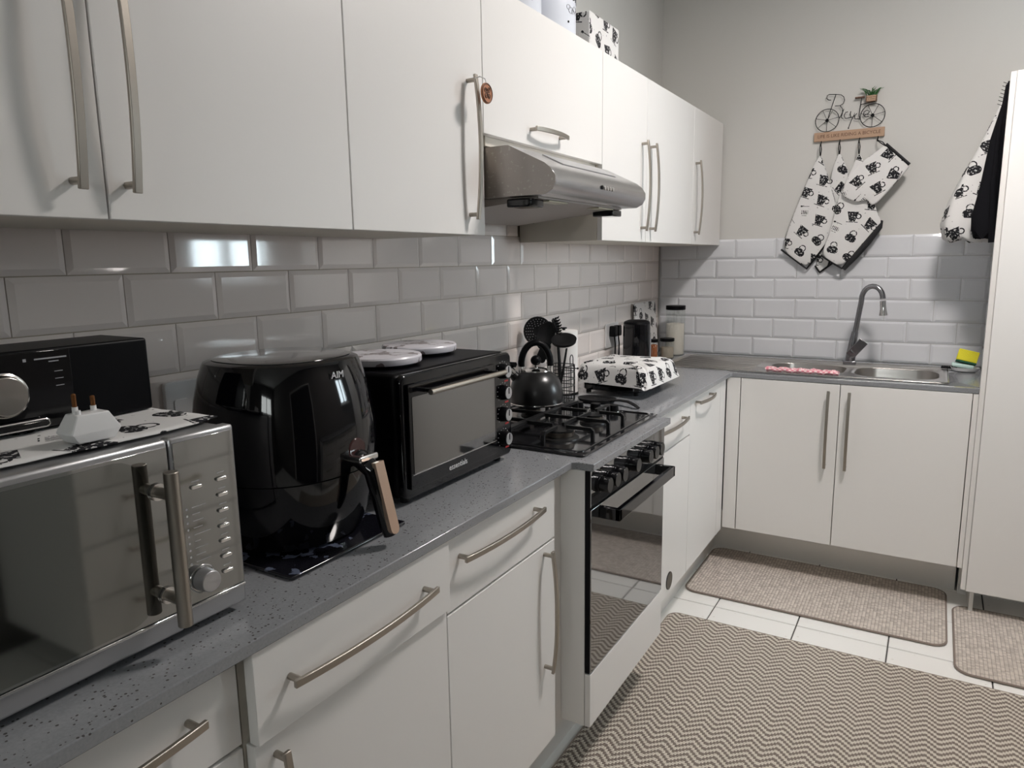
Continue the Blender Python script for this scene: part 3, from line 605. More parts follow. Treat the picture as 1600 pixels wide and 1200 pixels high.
for r, n in ((.044,26),(.036,20),(.028,16),(.02,11)):
    for k in range(n):
        q = 2*math.pi*k/n; b.cyl(c+M@V((r*math.cos(q), r*math.sin(q), -.002)), c+M@V((r*math.cos(q), r*math.sin(q), .0022)), .0016, n=5)
o = b.build('hole_rows', GINK, t); o['kind'] = 'stuff'
t = utensil('cooking_spoon', 'large black oval cooking spoon in the middle of the basket', (UX-.01,UY-.01,.925), (.125,2.29,1.10)); M = basis((.5,-.8,.2), .35)
MB().lathe([(.004,-.012),(.028,-.008),(.036,.002),(.034,.003),(.024,-.003),(.004,-.006)], V((.115,2.285,1.155)), 24, M @ Matrix(((.9,0,0),(0,1.5,0),(0,0,1)))).build('bowl', BLACKM, t)
t = utensil('pasta_server', 'black pasta server with curled teeth, tallest in the basket', (UX+.0,UY+.0,.925), (.150,2.31,1.17), .0055)
b = MB(); b.tube([(.150,2.31,1.165),(.148,2.31,1.185),(.140,2.31,1.205),(.133,2.305,1.213)], [.012,.018,.017,.008], 10, flat=(.5,1))
for k in range(8):
    z = 1.150+k*.0095; x = .155-.0035*max(0,k-4); b.tube([(x, 2.305, z),(x+.015,2.297,z+.003),(x+.022,2.290,z+.008)], [.0032,.003,.002], 6)
b.build('head', BLACKM, t)
t = utensil('spaghetti_fork', 'black slotted turner half hidden behind the pasta server', (UX-.02,UY-.02,.925), (.13,2.27,1.06))
MB().prism(rrect(-.02,.02,-.035,.035,.012), 'z', -.0012, .0012).v
b = MB().prism(rrect(-.018,.018,-.038,.038,.012), 'z', -.0012, .0012); M = basis((.4,-.9,.1), .4); b.v = [tuple(V((.118,2.262,1.095))+M@V(v)) for v in b.v]; b.build('blade', BLACKM, t)
t = utensil('ladle', 'black ladle leaning right over the basket rim toward the towel roll', (UX-.005,UY-.02,.925), (.212,2.262,1.115)); 
MB().lathe([(.003,-.014),(.028,-.012),(.044,-.004),(.046,.005),(.043,.005),(.026,-.004),(.004,-.006)], V((.198,2.268,1.142)), 28, basis((.15,-.38,.9))).build('bowl', BLACKM, t)
# paper towel
pt = thing('paper_towel_roll', 'white paper towel roll on a black stand against the tiles', 'paper towel', (.125, 2.425, .917))
MB().lathe([(.0525,.008),(.0525,.243),(.048,.2445),(.022,.2445)], (.121,2.422,.918), 40).build('roll', PAPER, pt)
MB().lathe([(.056,0),(.056,.0065),(.01,.0067)], (.121,2.422,.9175), 36).cyl((.121,2.422,.92),(.121,2.422,1.168), .006).cyl((.121,2.422,1.168),(.121,2.422,1.173), .012).build('stand', BLACKM, pt)
MB().tube([(.172,2.37,.922),(.176,2.365,.95),(.178,2.362,1.03)], .002, 6).sphere((.202,2.375,1.0265), .0042, 10).tube([(.150,2.366,1.0265),(.202,2.375,1.0265)], .002, 6).build('tension_arm', BLACKM, pt)
# fabric covered toaster
fc = thing('sandwich_press', 'black sandwich press lying under the mug print fabric cover', 'sandwich press', (.29, 2.60, .917))
MB().prism(rrect(.17,.405,2.475,2.77,.03), 'z', .930, .953).build('body', BLACKG, fc, bevel=.004)
for x, y in ((.19,2.50),(.385,2.50),(.385,2.745),(.19,2.745)): MB().cyl((x,y,.9175),(x,y,.930), .010, n=12).build('foot', BLACKM, fc)
cv = MB(); rings = []; N = 44
def crect(x0,x1,y0,y1,r): return rrect(x0,x1,y0,y1,r,10)
for z, ins, r in ((.956,-.006,.035),(.962,-.004,.035),(.99,.004,.035),(1.015,.012,.035),(1.026,.022,.035),(1.031,.040,.035),(1.033,.08,.03)):
    ring = []
    base_ = crect(.135+ins, .455-ins, 2.455+ins, 2.80-ins, r)
    for i, (x, y) in enumerate([(x, y+(.035-.07*(x-.135)/.32)*(1-(y-2.455)/.345)) for x, y in base_]): ring.append((x+.003*math.sin(i*1.1+z*40), y+.003*math.cos(i*1.7), z+(.004*math.sin(i*.8) if z < .97 else .003*math.sin(i*.9))))
    rings.append(ring)
cv.loft(rings, cap=False); n = len(rings[0]); cv.f.append(tuple(range(6*n, 7*n)))
tag(cv.build('appliance_cover', PR_C, loc=(.295,2.63,.955), ang=60), 'white fabric cover printed with black mugs over the flat appliance by the wall', 'cover')
# electric jug
JX, JY = .145, 3.13
jg = thing('electric_kettle', 'tall black electric kettle beside the wall socket, behind the printed cover', 'kettle', (JX,JY,.917))
MB().lathe([(.060,0),(.064,.006),(.063,.02),(.063,.12),(.062,.195),(.061,.212)], (JX,JY,.9178), 32).build('body', BLACKG, jg)
MB().lathe([(.0615,.2122),(.058,.222),(.040,.229),(.004,.231)], (JX,JY,.9178), 32).build('lid', BLACK, jg)
MB().tube([(JX+.0,JY+.055,1.125),(JX+.0,JY+.085,1.12),(JX-.0,JY+.092,1.08),(JX-.0,JY+.088,.99),(JX,JY+.060,.965)], .009, 10).build('handle', BLACK, jg)
MB().box(JX+.058,JX+.0665,JY-.004+.008,JY+.010,.975,1.07).build('level_window', GINK, jg)
# sockets
def socket(label, y, z, w, h):
    t = thing('wall_socket', label, 'socket', (.005, y, z)); MB().prism(rrect(y-w/2,y+w/2,z-h/2,z+h/2,.008), 'x', .0048, .014).build('plate', WPLAST, t, bevel=.002); return t
s1 = socket('white wall socket on the tiles with two black plugs in it', 3.155, 1.07, .15, .115)
for k, y in enumerate((3.13, 3.178)):
    p = thing('power_plug', ('left', 'right')[k]+' black power plug in the socket beside the electric kettle', 'plug', (.0145, y, 1.085))
    MB().prism([(y-.018,1.065),(y+.018,1.065),(y+.020,1.085),(y+.016,1.115),(y-.016,1.115),(y-.020,1.085)], 'x', .0145, .045).build('body', BLACK, p, bevel=.004)
    MB().tube([(.034,y,1.066),(.037,y+.004,1.03),(.034,y+.010,.98),(.03,y+.014,.94),(.038,y+.014,.9215),(.06,y+.010,.9215)], .0035, 8).build('cord', BLACK, p)
s2 = socket('white wall socket on the tiles between microwave and air fryer', .925, 1.135, .15, .115)
MB().prism(rrect(.868,.90,1.11,1.155,.004), 'x', .0141, .0165).build('rocker_switch', WPLAST, s2)
# cutting board, jars
tb = thing('cutting_board', 'mug print cutting board leaning on the tiles in the far corner', 'board', (.03, 3.62, .917))
b = MB(); b.prism(rrect(-.155,.155,0,.285,.02), 'x', 0, .008); Mb = Matrix.Rotation(R(-5),3,'Y'); b.v = [tuple(V((.040,3.565,.9178))+Mb@V(v)) for v in b.v]; b.build('panel', PR_D, tb, bevel=.002)
def jar(name, label, x, y, r, h, fill, fh, lidh=.022):
    t = thing(name, label, 'jar', (x,y,.917), 'glass jars with black lids in the far corner')
    MB().lathe([(r*.96,0),(r,.004),(r,h),(r*.9,h+.004)], (x,y,.9178), 24).build('glass', GLASS, t)
    MB().lathe([(r*.9,.003),(r*.93,.006),(r*.93,fh),(r*.5,fh+.004)], (x,y,.9178), 24).build('contents', fill, t)
    MB().cyl((x,y,.9178+h+.0045),(x,y,.9178+h+.0045+lidh), r*1.03, n=24).build('lid', BLACK, t, bevel=.002)
jar('storage_jar', 'tallest glass jar of cream flour with black lid in the corner', .145, 3.70, .050, .235, CREAMF, .165)
jar('storage_jar', 'medium glass jar of dry pasta in front of the tallest jar', .150, 3.555, .036, .082, PASTA, .055, .016)
jar('spice_jar', 'narrow glass jar of orange spice beside the pasta jar', .098, 3.50, .020, .080, ORANGEF, .070, .016)
jar('spice_jar', 'narrow glass jar of white salt nearest the electric kettle', .085, 3.41, .020, .062, WPLAST, .045, .016)
jar('spice_jar', 'narrow glass jar with pale brown contents behind the white salt', .062, 3.485, .019, .070, HERB, .052, .016)
# ---------------------------------------------------------------- mini oven
TX0, TX1, TY0, TY1, TZ0, TZ1 = .075, .405, 1.105, 1.545, .932, 1.198
to = thing('mini_oven', 'black countertop mini oven with glass door between air fryer and hob', 'mini oven', (.24, 1.32, .917))
MB().box(TX0, TX1-.012, TY0, TY1, TZ0, TZ1).build('body', BLACK, to, bevel=.012, seg=3)
b = MB(); b.prism(rrect(TY0+.001, TY1-.001, TZ0, TZ1-.001, .018), 'x', TX1-.0125, TX1+.003); b.build('front_frame', BLACKG, to, bevel=.004)
td = MB().prism(rrect(1.122, 1.462, .952, 1.176, .004), 'x', TX1+.0032, TX1+.010).build('door', BLACKG, to, bevel=.001)
MB().prism(rrect(1.132, 1.452, .985, 1.150, .003), 'x', TX1+.0101, TX1+.011).build('window_glass', mat('toaster_glass', (.26,.26,.26), .06, metal=1), td)
MB().box(TX1+.0101, TX1+.012, 1.126, 1.458, .9835, .985).build('chrome_line', CHROME, td)
b = MB(); b.cyl((.442,1.162,1.158),(.442,1.462,1.158), .0062); b.build('handle', STEEL, td)
b = MB(); b.tube([(TX1+.01,1.18,1.158),(.437,1.18,1.158)], .005, 8).tube([(TX1+.01,1.445,1.158),(.437,1.445,1.158)], .005, 8).build('handle_post', BLACK, td)
text('lettering', 'essentials', .019, (TX1+.0104, 1.292, .966), (0,1,0), (0,0,1), WINK, td)
for k, z in enumerate((1.152, 1.098, 1.042, .980)):
    o = MB().tube([(TX1+.003,1.503,z),(.424,1.503,z)], [.0195,.0165], 22).build('knob', BLACK, to, bevel=.001)
    MB().cyl((.424,1.503,z),(.4265,1.503,z), .015, n=22).build('knob_face', SILVER, o, bevel=.0005); MB().box(.4265,.4275,1.5018,1.5042,z-.002,z+.013).build('pointer', BLACK, o)
    b = MB()
    for i in range(11):
        q = R(-130+26*i); b.cyl((TX1+.0031,1.503+.025*math.sin(q),z+.025*math.cos(q)),(TX1+.0036,1.503+.025*math.sin(q),z+.025*math.cos(q)), .0011, n=5)
    b.build('dial_marks', WINK, o); MB().box(TX1+.0031,TX1+.0036,1.512,1.529,z-.0285,z-.0245).build('red_marking', RINK, o)
for x, y in ((.10,1.14),(.38,1.14),(.38,1.51),(.10,1.51)): MB().cyl((x,y,.9175),(x,y,TZ0), .011, n=14).build('foot', BLACKM, to)
for k, (x, y) in enumerate(((.262,1.215),(.215,1.418))):
    t = thing('hotplate_cover', ('near', 'far')[k]+' round white swirl print hotplate cover on top of the mini oven', 'cover', (x,y,TZ1), 'hotplate covers')
    MB().lathe([(.078,0),(.080,.006),(.02,.0065)], (x,y,TZ1+.0005), 40).build('hotplate', BLACKM, t)
    MB().lathe([(.092,.0068),(.0935,.009),(.0935,.020),(.091,.0235),(.085,.0245),(.01,.0248)], (x,y,TZ1+.0005), 48).build('lid', SWIRL, t)
# ---------------------------------------------------------------- air fryer on tray
tr = MB().prism(rrect(.17,.468,.745,1.035,.006), 'z', .9178, .9245); tag(tr.build('heat_mat', MARB, bevel=.002, loc=(.32,.89,.9178)), 'glossy black marbled square mat under the air fryer', 'mat')
FX, FY, FZ = .305, .898, .9247
af = thing('air_fryer', 'large glossy black air fryer with gold strip on its basket handle', 'air fryer', (FX,FY,FZ))
MB().lathe([(.112,.0),(.121,.006),(.138,.05),(.148,.09),(.153,.131)], (FX,FY,FZ), 48, sq=2.35).build('basket', BLACKG, af)
MB().lathe([(.1535,.1335),(.1565,.175),(.155,.215),(.148,.265),(.140,.300),(.132,.324),(.129,.330),(.120,.3335)], (FX,FY,FZ), 48, sq=2.35).build('body', BLACKG, af)
MB().lathe([(.149,.131),(.149,.134)], (FX,FY,FZ), 48, sq=2.35).build('seam', BLACKM, af)
MB().lathe([(.112,.3336),(.113,.3350),(.108,.3365),(.02,.3375)], (FX,FY,FZ), 40, sq=2.6).build('top_panel', mat('grey_gloss_top', (.34,.34,.34), .12, metal=.8), af)
hp = V((FX+.150, FY+.018, 0))
ha = MB(); ha.tube([(hp.x-.022,hp.y,1.083),(hp.x+.012,hp.y+.002,1.080),(hp.x+.038,hp.y+.004,1.062),(hp.x+.046,hp.y+.012,1.01),(hp.x+.052,hp.y+.02,.955),(hp.x+.054,hp.y+.023,.937)], [.018,.018,.0175,.0165,.015,.012], 14, flat=(.8,1.0), up=(1,0,0)).build('handle', BLACKG, af)
gs = [(1.078,0),(1.0,.0),(.94,.0)]
b = MB(); P0 = V((hp.x+.0475, hp.y+.006, 1.078)); P1 = V((hp.x+.066, hp.y+.022, .942)); ax_ = (P1-P0).normalized(); si = V((0,1,0)); nn_ = si.cross(ax_).normalized()
if nn_.x < 0: nn_ = -nn_
ring = []
pl = [(-.011,0),(.011,0)]+[(.011*math.cos(R(a)), (P1-P0).length-.011+.011*math.sin(R(a))) for a in range(0,181,30)]
b.loft([[P0+si*x+ax_*y-nn_*.004 for x, y in pl], [P0+si*x+ax_*y+nn_*.0048 for x, y in pl]]).build('gold_strip', GOLD, af)
MB().prism(rrect(hp.y-.022,hp.y+.026,1.078,1.0895,.004), 'x', hp.x-.02, hp.x+.034).build('release_cover', CHROME, af, bevel=.003)
MB().prism(circ(hp.y+.0,1.098,.022,24,.02), 'x', hp.x-.006, hp.x+.008).build('button_guard', mat('smoked_plastic', (.05,.02,.02), .08), af, bevel=.003)
text('lettering', 'AIM', .017, (0,0,FZ+.309), (0,1,0), (0,0,1), WINK, af, ext=.0006, wrap=(FX,FY,.1425,R(-2)))
# ---------------------------------------------------------------- microwave
MY0, MY1, MZ0, MZ1, MXF = .160, .651, .930, 1.200, .476
mw = thing('microwave', 'silver microwave with mirrored door and steel bar handle at near left', 'microwave', (.30,.40,.917))
MB().box(.115, MXF-.022, MY0+.003, MY1-.003, MZ0+.006, MZ1-.003).build('body', SILVER, mw, bevel=.003)
for x, y in ((.15,.20),(.43,.20),(.43,.615),(.15,.615)): MB().cyl((x,y,.9175),(x,y,MZ0+.0065), .014, n=14).build('foot', BLACKM, mw)
YS = .549
md = MB().box(MXF-.021, MXF, MY0, YS-.0012, MZ0, MZ1).build('door', SILVER, mw, bevel=.004)
MB().box(MXF+.0002, MXF+.002, MY0+.004, YS-.004, .962, 1.191).build('mirror_glass', MIRROR, md, bevel=.0006)
MB().prism(rrect(MY0+.012, YS-.040, .966, 1.186, .035), 'x', MXF+.0021, MXF+.0024).build('viewing_window', MIRRORD, md)
b = MB(); b.cyl((MXF+.036,.526,.957),(MXF+.036,.526,1.167), .0095, n=20); b.build('handle', STEEL, md, bevel=.001)
for z in (.992, 1.135):
    MB().cyl((MXF+.002,.526,z),(MXF+.030,.526,z), .0075, n=16).build('handle_post', STEEL, md); MB().cyl((MXF+.0025,.526,z),(MXF+.006,.526,z), .0115, n=20).build('handle_collar', CHROME, md)
MB().box(MXF+.0004, MXF+.0045, MY0+.003, YS-.003, .957, .9615).build('chrome_line', CHROME, md, bevel=.001)
mp = MB().box(MXF-.021, MXF, YS+.0012, MY1, MZ0, MZ1).build('control_panel', SILVER, mw, bevel=.004)
MB().box(MXF+.0002, MXF+.002, YS+.004, MY1-.004, .962, 1.193).build('panel_glass', MIRROR, mp, bevel=.0006)
MB().box(MXF+.0004, MXF+.0045, YS+.003, MY1-.003, .957, .9615).build('chrome_line', CHROME, mp, bevel=.001)
for y, z in ((.582,1.126),(.622,1.127),(.622,1.104),(.621,1.081),(.620,1.058),(.620,1.036),(.620,1.013),(.620,.990)):
    MB().prism(rrect(y-.0085,y+.0085,z-.0027,z+.0027,.0026,4), 'x', MXF+.002, MXF+.0055).build('push_button', CHROME, mp, bevel=.0008)
dl = MB().tube([(MXF+.002,.580,.993),(MXF+.022,.580,.993)], [.0165,.0150], 28).build('dial', SILVER, mp, bevel=.0012)
MB().tube([(MXF+.0025,a,c) for a, c in circ(.580,.993,.0195,28)], .0008, 5, closed=True).build('dial_ring', CHROME, mp)
b = MB()
for k in range(9):
    z = 1.098-k*.0098; L = (.022,.012,.017,.014,.026,.009,.02,.015,.022)[k]; b.box(MXF+.002, MXF+.0023, .573, .573+L, z, z+.0010); b.prism(circ(.565, z, .0017, 8), 'x', MXF+.002, MXF+.0023)
for y, z in ((.622,1.136),(.582,1.134),(.622,1.113),(.622,1.09),(.62,1.067),(.62,1.045),(.62,1.022),(.62,.999)): b.box(MXF+.002, MXF+.0023, y-.006, y+.006, z-.0007, z+.0007)
b.build('panel_print', PRINTM, mp)
# runner cloth on top of the microwave
b = MB(); nx, ny = 10, 22; vs = []; 
for i in range(nx+1):
    for j in range(ny+1):
        x = .235+.205*i/nx; y = .17+.50*j/ny; e = max(0, (y-.60)/.07)
        vs.append((x+.012*math.sin(j*.5)*(.3+e), y+(.015*(i/nx)-.02)*e, MZ1+.0012+abs(.0008*math.sin(i*1.3+j*.9))+.0012*e*(1-i/nx)))
b.add(vs, [(i*(ny+1)+j, (i+1)*(ny+1)+j, (i+1)*(ny+1)+j+1, i*(ny+1)+j+1) for i in range(nx) for j in range(ny)])
o = b.build('table_runner', PR_C, loc=(.34,.42,MZ1), ang=180); sm = o.modifiers.new('t', 'SOLIDIFY'); sm.thickness = .0015; sm.offset = 1
tag(o, 'black and white mug print cloth lying on top of the microwave', 'cloth')
# black appliance on it
BX1 = .288; bz = MZ1+.0055
bb = thing('black_appliance', 'black box appliance with big silver knob on top of the microwave', 'appliance', (.22,.50,bz))
MB().box(.168, BX1, .30, .652, bz, 1.316).build('body', BLACK, bb, bevel=.004, seg=3)
MB().box(BX1+.0002, BX1+.003, .303, .535, bz+.003, 1.313).build('control_panel', BLACKG, bb, bevel=.0008)
kn_ = MB().cyl((BX1+.003,.446,1.259),(BX1+.014,.446,1.259), .026, n=36).build('knob', mat('spun_steel', (.55,.52,.48), .25, metal=1), bb, bevel=.0015)
MB().tube([(BX1+.0045,a,c) for a, c in circ(.446,1.259,.029,40)], .0017, 6, closed=True).build('knob_ring', CHROME, bb)
b = MB(); b.box(BX1+.0031,BX1+.0034,.488,.530,1.3015,1.3035).box(BX1+.0031,BX1+.0034,.506,.519,1.297,1.2985).box(BX1+.0031,BX1+.0034,.474,.478,1.3005,1.3045)
for z in (1.283,1.273,1.263): b.box(BX1+.0031,BX1+.0034,.512-.0,.523,z,z+.0009)
b.build('panel_print', GINK, bb)
MB().tube([(BX1+.012,a,c) for a, c in rrect(.30,.494,bz+.006,bz+.0165,.005,3)], .0011, 6, closed=True).build('chrome_trim', CHROME, bb)
MB().box(BX1+.0031, BX1+.0125, .303, .49, bz+.0075, bz+.0145).build('front_lip', BLACKG, bb, bevel=.001)
# travel plug adaptor
pa = thing('plug_adaptor', 'white two pin plug adaptor lying on the microwave cloth', 'plug', (.41,.49,MZ1+.006))
pz = MZ1+.0055; b = MB()
def tr_ring(w, d, z): return [(.407+sx*d/2, .488+sy*w/2, z) for sx, sy in ((-1,-1),(1,-1),(1,1),(-1,1))]
b.loft([tr_ring(.046,.034,pz), tr_ring(.062,.038,pz+.012), tr_ring(.064,.038,pz+.0135), tr_ring(.040,.028,pz+.036)]).build('body', WPLAST, pa, bevel=.0015)
for y, x, h in ((.476,.402,.024),(.499,.402,.0185)):
    MB().cyl((x,y,pz+.036),(x,y,pz+.036+h*.35), .0036, n=14).build('pin_sleeve', WPLAST, pa); MB().tube([(x,y,pz+.036+h*.35),(x,y,pz+.036+h*1.0),(x,y,pz+.036+h*1.06)], [.0029,.0029,.0015], 14).build('pin', BRASS, pa)
MB().cyl((.412,.474,pz+.036),(.412,.474,pz+.041), .0033, n=14).build('stub', WPLAST, pa)
text('safety_marks', 'K 8\n10A', .007, (.4075,.4635,pz+.024), (1,0,0), (0,.35,1), INK, pa)
# ---------------------------------------------------------------- on top of the wall cabinets
for k, (y, wd, lab) in enumerate(((1.90,'','left white tin canister on top of the wall cabinets, mostly cropped'),(2.13,'ONIONS','white tin canister lettered ONIONS on top of the wall cabinets'))):
    t = thing('canister', lab, 'canister', (.20,y,2.10), 'white canisters on the wall cabinets'); X = .20
    MB().lathe([(.098,0),(.100,.004),(.100,.20),(.098,.204)], (X,y,2.1007), 40).build('body', TIN, t)
    MB().lathe([(.102,.2045),(.102,.218),(.095,.224),(.01,.226)], (X,y,2.1007), 40).build('lid', TIN, t)
    if wd: text('lettering', wd, .036, (0,0,2.222), (0,1,0), (0,0,1), INK, t, ext=.0006, wrap=(X,y,.1003,R(-4)))
    b = MB()
    for i in range(5):
        q = R(-14+7*i); r_ = .0085+.003*(i % 2); pts = [(X+.1006*math.cos(q+dx/.1), y+.1006*math.sin(q+dx/.1), 2.182+dz+.005*math.cos(i*2)) for dx, dz in circ(0,0,r_,12,r_*.8)]
        b.tube(pts, .0007, 4, closed=True)
    b.build('swirl_print', GINK, t)
    for q in (-14,): MB().cyl((X+.099*math.cos(R(q)),y+.099*math.sin(R(q)),2.145),(X+.1012*math.cos(R(q)),y+.1012*math.sin(R(q)),2.145), .0035, n=12).build('vent_hole', BLACK, t)
bx = MB().box(.12,.26,2.345,2.60,2.1007,2.25); tag(bx.build('storage_box', PR_D, bevel=.004, loc=(.18,2.48,2.1007)), 'mug print cardboard box on top of the wall cabinets beside the canister', 'box')
# ---------------------------------------------------------------- bicycle hook rail
WY = 3.827
bk = thing('bicycle_hook_rail', 'wire bicycle wall hook rail with wooden plank above the oven mitts', 'hook rail', (.915,3.835,1.99))
MB().box(.766, 1.068, 3.826, 3.842, 1.968, 2.009).build('plank', WOOD, bk, bevel=.001)
text('lettering', 'LIFE IS LIKE RIDING A BICYCLE', .0215, (.917,3.8255,1.989), (1,0,0), (0,0,1), WOODD, bk, ext=.0004, font_scale=.93)
BIKE = [[(0.832,2.153),(0.822,2.154),(0.812,2.163),(0.814,2.175),(0.823,2.179),(0.85,2.176),(0.875,2.171),(0.887,2.160),(0.891,2.145),(0.887,2.131),(0.873,2.123),(0.851,2.124)],
[(0.852,2.175),(0.834,2.111),(0.821,2.062)],[(0.873,2.122),(0.883,2.109),(0.886,2.093),(0.88,2.079),(0.873,2.067)],[(0.89,2.106),(0.887,2.096),(0.881,2.069),(0.888,2.063)],
[(0.909,2.091),(0.899,2.09),(0.893,2.078),(0.898,2.063),(0.907,2.062),(0.922,2.065)],[(0.921,2.092),(0.919,2.077),(0.924,2.064),(0.936,2.068),(0.939,2.085),(0.929,2.061),(0.921,2.037),(0.915,2.018)],
[(0.947,2.08),(0.938,2.07),(0.941,2.055),(0.953,2.055),(0.964,2.052)],[(0.964,2.149),(0.961,2.117),(0.957,2.068),(0.963,2.053)],
[(0.976,2.066),(0.994,2.073),(1.001,2.083),(0.989,2.089),(0.977,2.083),(0.976,2.069),(0.986,2.059),(1.0,2.061)],[(0.961,2.117),(0.98,2.12),(1.021,2.124)]]
b = MB()
for p in BIKE: b.tube([(x, WY, z) for x, z in p], .0017, 6)
b.sphere((.915,WY,2.017), .003, 8); b.build('wire_lettering', BLACKM, bk)
for cx, cz in ((.820,2.062),(1.014,2.064)):
    o = MB().tube([(x, WY+.001, z) for x, z in circ(cx, cz, .0515, 36)], .0018, 6, closed=True).build('wheel', BLACKM, bk)
    MB().cyl((cx,WY+.004,cz),(cx,WY-.004,cz), .0075, n=16).build('hub', BLACK, o)
    for k in range(7): q = R(12+k*360/7); MB().cyl((cx,WY+.001,cz),(cx+.051*math.cos(q),WY+.001,cz+.051*math.sin(q)), .0011, n=5).build('spoke', BLACKM, o)
MB().box(.936,.975,3.818,3.836,2.146,2.152).build('seat', WOODD, bk, bevel=.001)
b = MB()
for k in range(3): b.box(.983,1.028,3.806,3.809,2.1255+k*.0085,2.1325+k*.0085)
b.box(.983,.986,3.806,3.838,2.1255,2.150).box(1.025,1.028,3.806,3.838,2.1255,2.150).box(.986,1.025,3.809,3.838,2.1255,2.128); b.build('planter_box', WOOD, bk)
pl_ = thing('artificial_plant', 'tiny green artificial plant in the little crate on the bicycle rail', 'plant', (1.005,3.82,2.129))
for k in range(30):
    x0 = .990+.030*random.random(); q = random.uniform(-1,1); q2 = random.uniform(-.9,.5); L = random.uniform(.035,.06)
    p0 = V((x0,3.822,2.135)); p1 = p0+V((q*.5*L, q2*.3*L, L*.75)); p2 = p1+V((q*.35*L, q2*.3*L, L*.1)); MB().tube([p0,p1,p2], [.0018,.0042,.0008], 5, flat=(.4,1)).build('leaf', GREEN, pl_)
HK = (.800,.882,.966,1.043)
for x in HK:
    MB().tube([(x,3.828,1.970),(x,3.822,1.955),(x,3.815,1.945),(x,3.806,1.946),(x,3.803,1.955)], .0022, 6).build('hook', BLACKM, bk)
# oven mitts, pot holders
def pad(name, label, poly, y, matp, loop_from, edge=None, th=.012, bind=BLACKM, br=.0048):
    cx = sum(p[0] for p in poly)/len(poly); cz = sum(p[1] for p in poly)/len(poly)
    # densify and pillow the outline
    t = thing(name, label, 'oven mitt', (cx, y, cz), 'printed oven mitts hanging from the bicycle rail')
    P_ = []
    for i in range(len(poly)):
        a, c = V(poly[i]), V(poly[(i+1)%len(poly)])
        for k in range(4): P_.append(a.lerp(c, k/4))
    for _ in range(2): P_ = [(P_[i-1]+P_[i]*2+P_[(i+1)%len(P_)])/4 for i in range(len(P_))]
    ce = V((cx, cz)); f = lambda s, d: [(ce.x+(p.x-ce.x)*s, d, ce.y+(p.y-ce.y)*s) for p in P_]
    b = MB(); b.loft([f(.93, y+th*.5), f(.985, y+th*.42), f(1, y+th*.1), f(1, y-th*.1), f(.985, y-th*.36), f(.93, y-th*.5), f(.6, y-th*.72), f(.25, y-th*.78)])
    b.build('pad', matp, t, ang=60)
    hx, hz = loop_from; tp_ = max(poly, key=lambda p: p[1]-abs(p[0]-hx)*.5)
    MB().tube([(tp_[0]+.001, y, tp_[1]-.01), ((tp_[0]+hx)/2+.004, (y+3.812)/2, (tp_[1]+hz)/2), (hx+.002, 3.8095, hz), (hx-.002,3.8095,hz), ((tp_[0]+hx)/2-.003, (y+3.812)/2, (tp_[1]+hz)/2-.004), (tp_[0]-.001, y, tp_[1]-.01)], .0022, 6).build('hanging_loop', BLACKM, t)
    if edge:
        i0, i1 = edge; q = [V(poly[i % len(poly)]) for i in range(i0, i1+1)]
        pts = []
        for i in range(len(q)-1):
            for k in range(5): pts.append(q[i].lerp(q[i+1], k/5))
        pts.append(q[-1]); pts = [p.lerp(ce, .012) for p in pts]
        MB().tube([(p.x, y-.001, p.y) for p in pts], br, 8).build('binding', bind, t)
    return t
M2 = [(0.883,1.912),(0.863,1.863),(0.843,1.75),(0.803,1.376),(0.826,1.344),(0.887,1.392),(0.935,1.804),(0.906,1.865)]
M1 = [(0.802,1.909),(0.778,1.868),(0.699,1.646),(0.642,1.459),(0.768,1.362),(0.852,1.483),(0.892,1.609),(0.889,1.659),(0.833,1.826)]
M3 = [(0.972,1.901),(0.938,1.806),(0.894,1.701),(0.871,1.549),(0.831,1.427),(0.929,1.362),(1.082,1.563),(1.082,1.584),(1.058,1.639),(1.014,1.79),(0.995,1.849)]
M4 = [(1.083,1.922),(1.184,1.824),(1.176,1.802),(1.067,1.664),(1.039,1.652),(1.022,1.682),(0.978,1.668),(0.906,1.704),(0.935,1.804),(1.01,1.867),(1.05,1.894)]
pad('oven_mitt', 'printed mitt hanging mostly hidden behind its neighbours from the second hook', M2, 3.824, PR_A, (HK[1],1.948), (3,5), .008)
pad('oven_mitt', 'long printed mitt at far left on the first hook', M1, 3.806, PR_A, (HK[0],1.948), (3,5))
m3 = pad('oven_mitt', 'long printed mitt with black quilted side hanging from the third hook', M3, 3.782, PR_A, (HK[2],1.948), (4,6))
q = [(.935,1.358),(1.080,1.550),(1.092,1.58),(1.094,1.60),(1.075,1.555),(1.05,1.50)]
MB().tube([(.936,3.789,1.362),(.985,3.791,1.425),(1.035,3.792,1.492),(1.078,3.792,1.556),(1.087,3.792,1.585)], [.016,.025,.026,.022,.008], 10, flat=(.6,1)).build('quilted_side', QUILT, m3)
pad('oven_mitt', 'printed mitt turned sideways with thumb pointing down on the last hook', M4, 3.757, PR_B, (HK[3],1.948), (0,1), br=.0075)
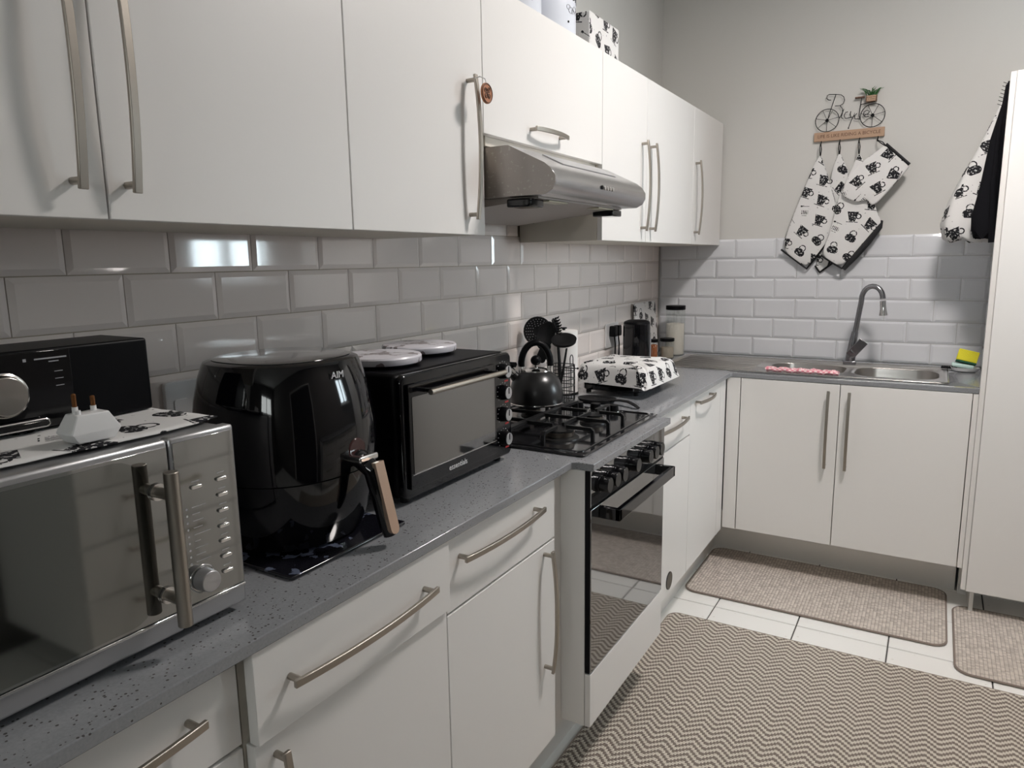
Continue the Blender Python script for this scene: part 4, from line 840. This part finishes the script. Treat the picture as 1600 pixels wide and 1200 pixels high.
# aprons on the alcove side
hk = thing('coat_hook', 'small black hook high on the cupboard side behind the black apron', 'hook', (1.53,3.46,2.07)); MB().box(1.529,1.5335,3.44,3.48,2.055,2.095).tube([(1.529,3.46,2.08),(1.515,3.46,2.07),(1.508,3.46,2.062),(1.505,3.46,2.07)], .003, 6).build('hook', BLACKM, hk)
def drape(prof, y0, y1, m_, seed, frill=.0):
    rnd = random.Random(seed); b = MB(); rings = []; ph = rnd.random()*6
    for z, xl, wy in prof:
        ring = []; n = 30; xr = 1.524; yc = (y0+y1)/2; hw = (y1-y0)/2*wy
        for j in range(n):
            q = 2*math.pi*j/n; cx, sx = math.cos(q), math.sin(q)
            k = 1/((abs(cx)**3+abs(sx)**3)**(1/3)); wav = 1+.07*math.sin(5*q+ph+z*3)*(2.08-z)*1.6
            x = (xl+xr)/2+(xr-xl)/2*cx*k*(wav if cx < 0 else 1); ring.append((min(x, xr), yc+hw*sx*k*wav, z+(.012*math.sin(6*q+ph) if z < 1.52 else 0)))
        rings.append(ring)
    return b.loft(rings)
ap = thing('printed_apron', 'mug print apron hanging on the cupboard side behind the black one', 'apron', (1.45,3.58,1.5))
drape([(2.03,1.500,.2),(1.95,1.470,.35),(1.86,1.435,.5),(1.751,1.387,.7),(1.64,1.345,.9),(1.55,1.325,1),(1.50,1.335,1),(1.482,1.36,.9)], 3.53, 3.65, PR_C, 3).build('fabric', PR_C, ap, ang=70)
ab_ = thing('black_apron', 'black cloth apron hanging nearest on the side of the tall cupboard', 'apron', (1.48,3.45,1.5))
drape([(2.075,1.506,.15),(2.05,1.503,.35),(1.998,1.494,.5),(1.865,1.466,.7),(1.691,1.447,.9),(1.568,1.427,1),(1.52,1.430,1),(1.495,1.44,1)], 3.40, 3.515, CLOTHB, 5).build('fabric', CLOTHB, ab_, ang=70)
MB().tube([(1.505,3.44,2.06),(1.49,3.41,1.9),(1.487,3.39,1.70),(1.497,3.385,1.52),(1.50,3.385,1.468)], [.006,.007,.009,.011,.012], 8).build('tie_string', CLOTHB, ab_)
b = MB()
for k in range(7): b.cyl((1.507-.0022*k,3.457,2.066-.013*k),(1.491-.0022*k,3.457,2.074-.013*k), .0011, n=5)
b.build('frayed_edge', CLOTHB, ab_)
# ---------------------------------------------------------------- rugs
def rug(name, label, x0, x1, y0, y1, r, m_, me_, th=.009):
    t = thing(name, label, 'rug', ((x0+x1)/2, (y0+y1)/2, 0)); MB().prism(rrect(x0+.006, x1-.006, y0+.006, y1-.006, r, 6), 'z', .0008, th).build('pile', m_, t, bevel=.002)
    MB().tube([(x, y, .0052) for x, y in rrect(x0+.005, x1-.005, y0+.005, y1-.005, r, 6)], .0048, 8, closed=True, flat=(.85,1.0)).build('binding', me_, t)
rug('chevron_rug', 'large beige and brown chevron woven rug along the aisle', .490, 1.93, .20, 2.648, .04, RUG, RUGE)
rug('kitchen_mat', 'brown ribbed mat lying in front of the sink cupboard', .472, 1.462, 2.862, 3.395, .05, MATM, MATE)
rug('kitchen_mat', 'brown ribbed mat partly in view in front of the tall cupboard', 1.478, 2.0-.02, 2.70, 3.262, .05, MATM, MATE)
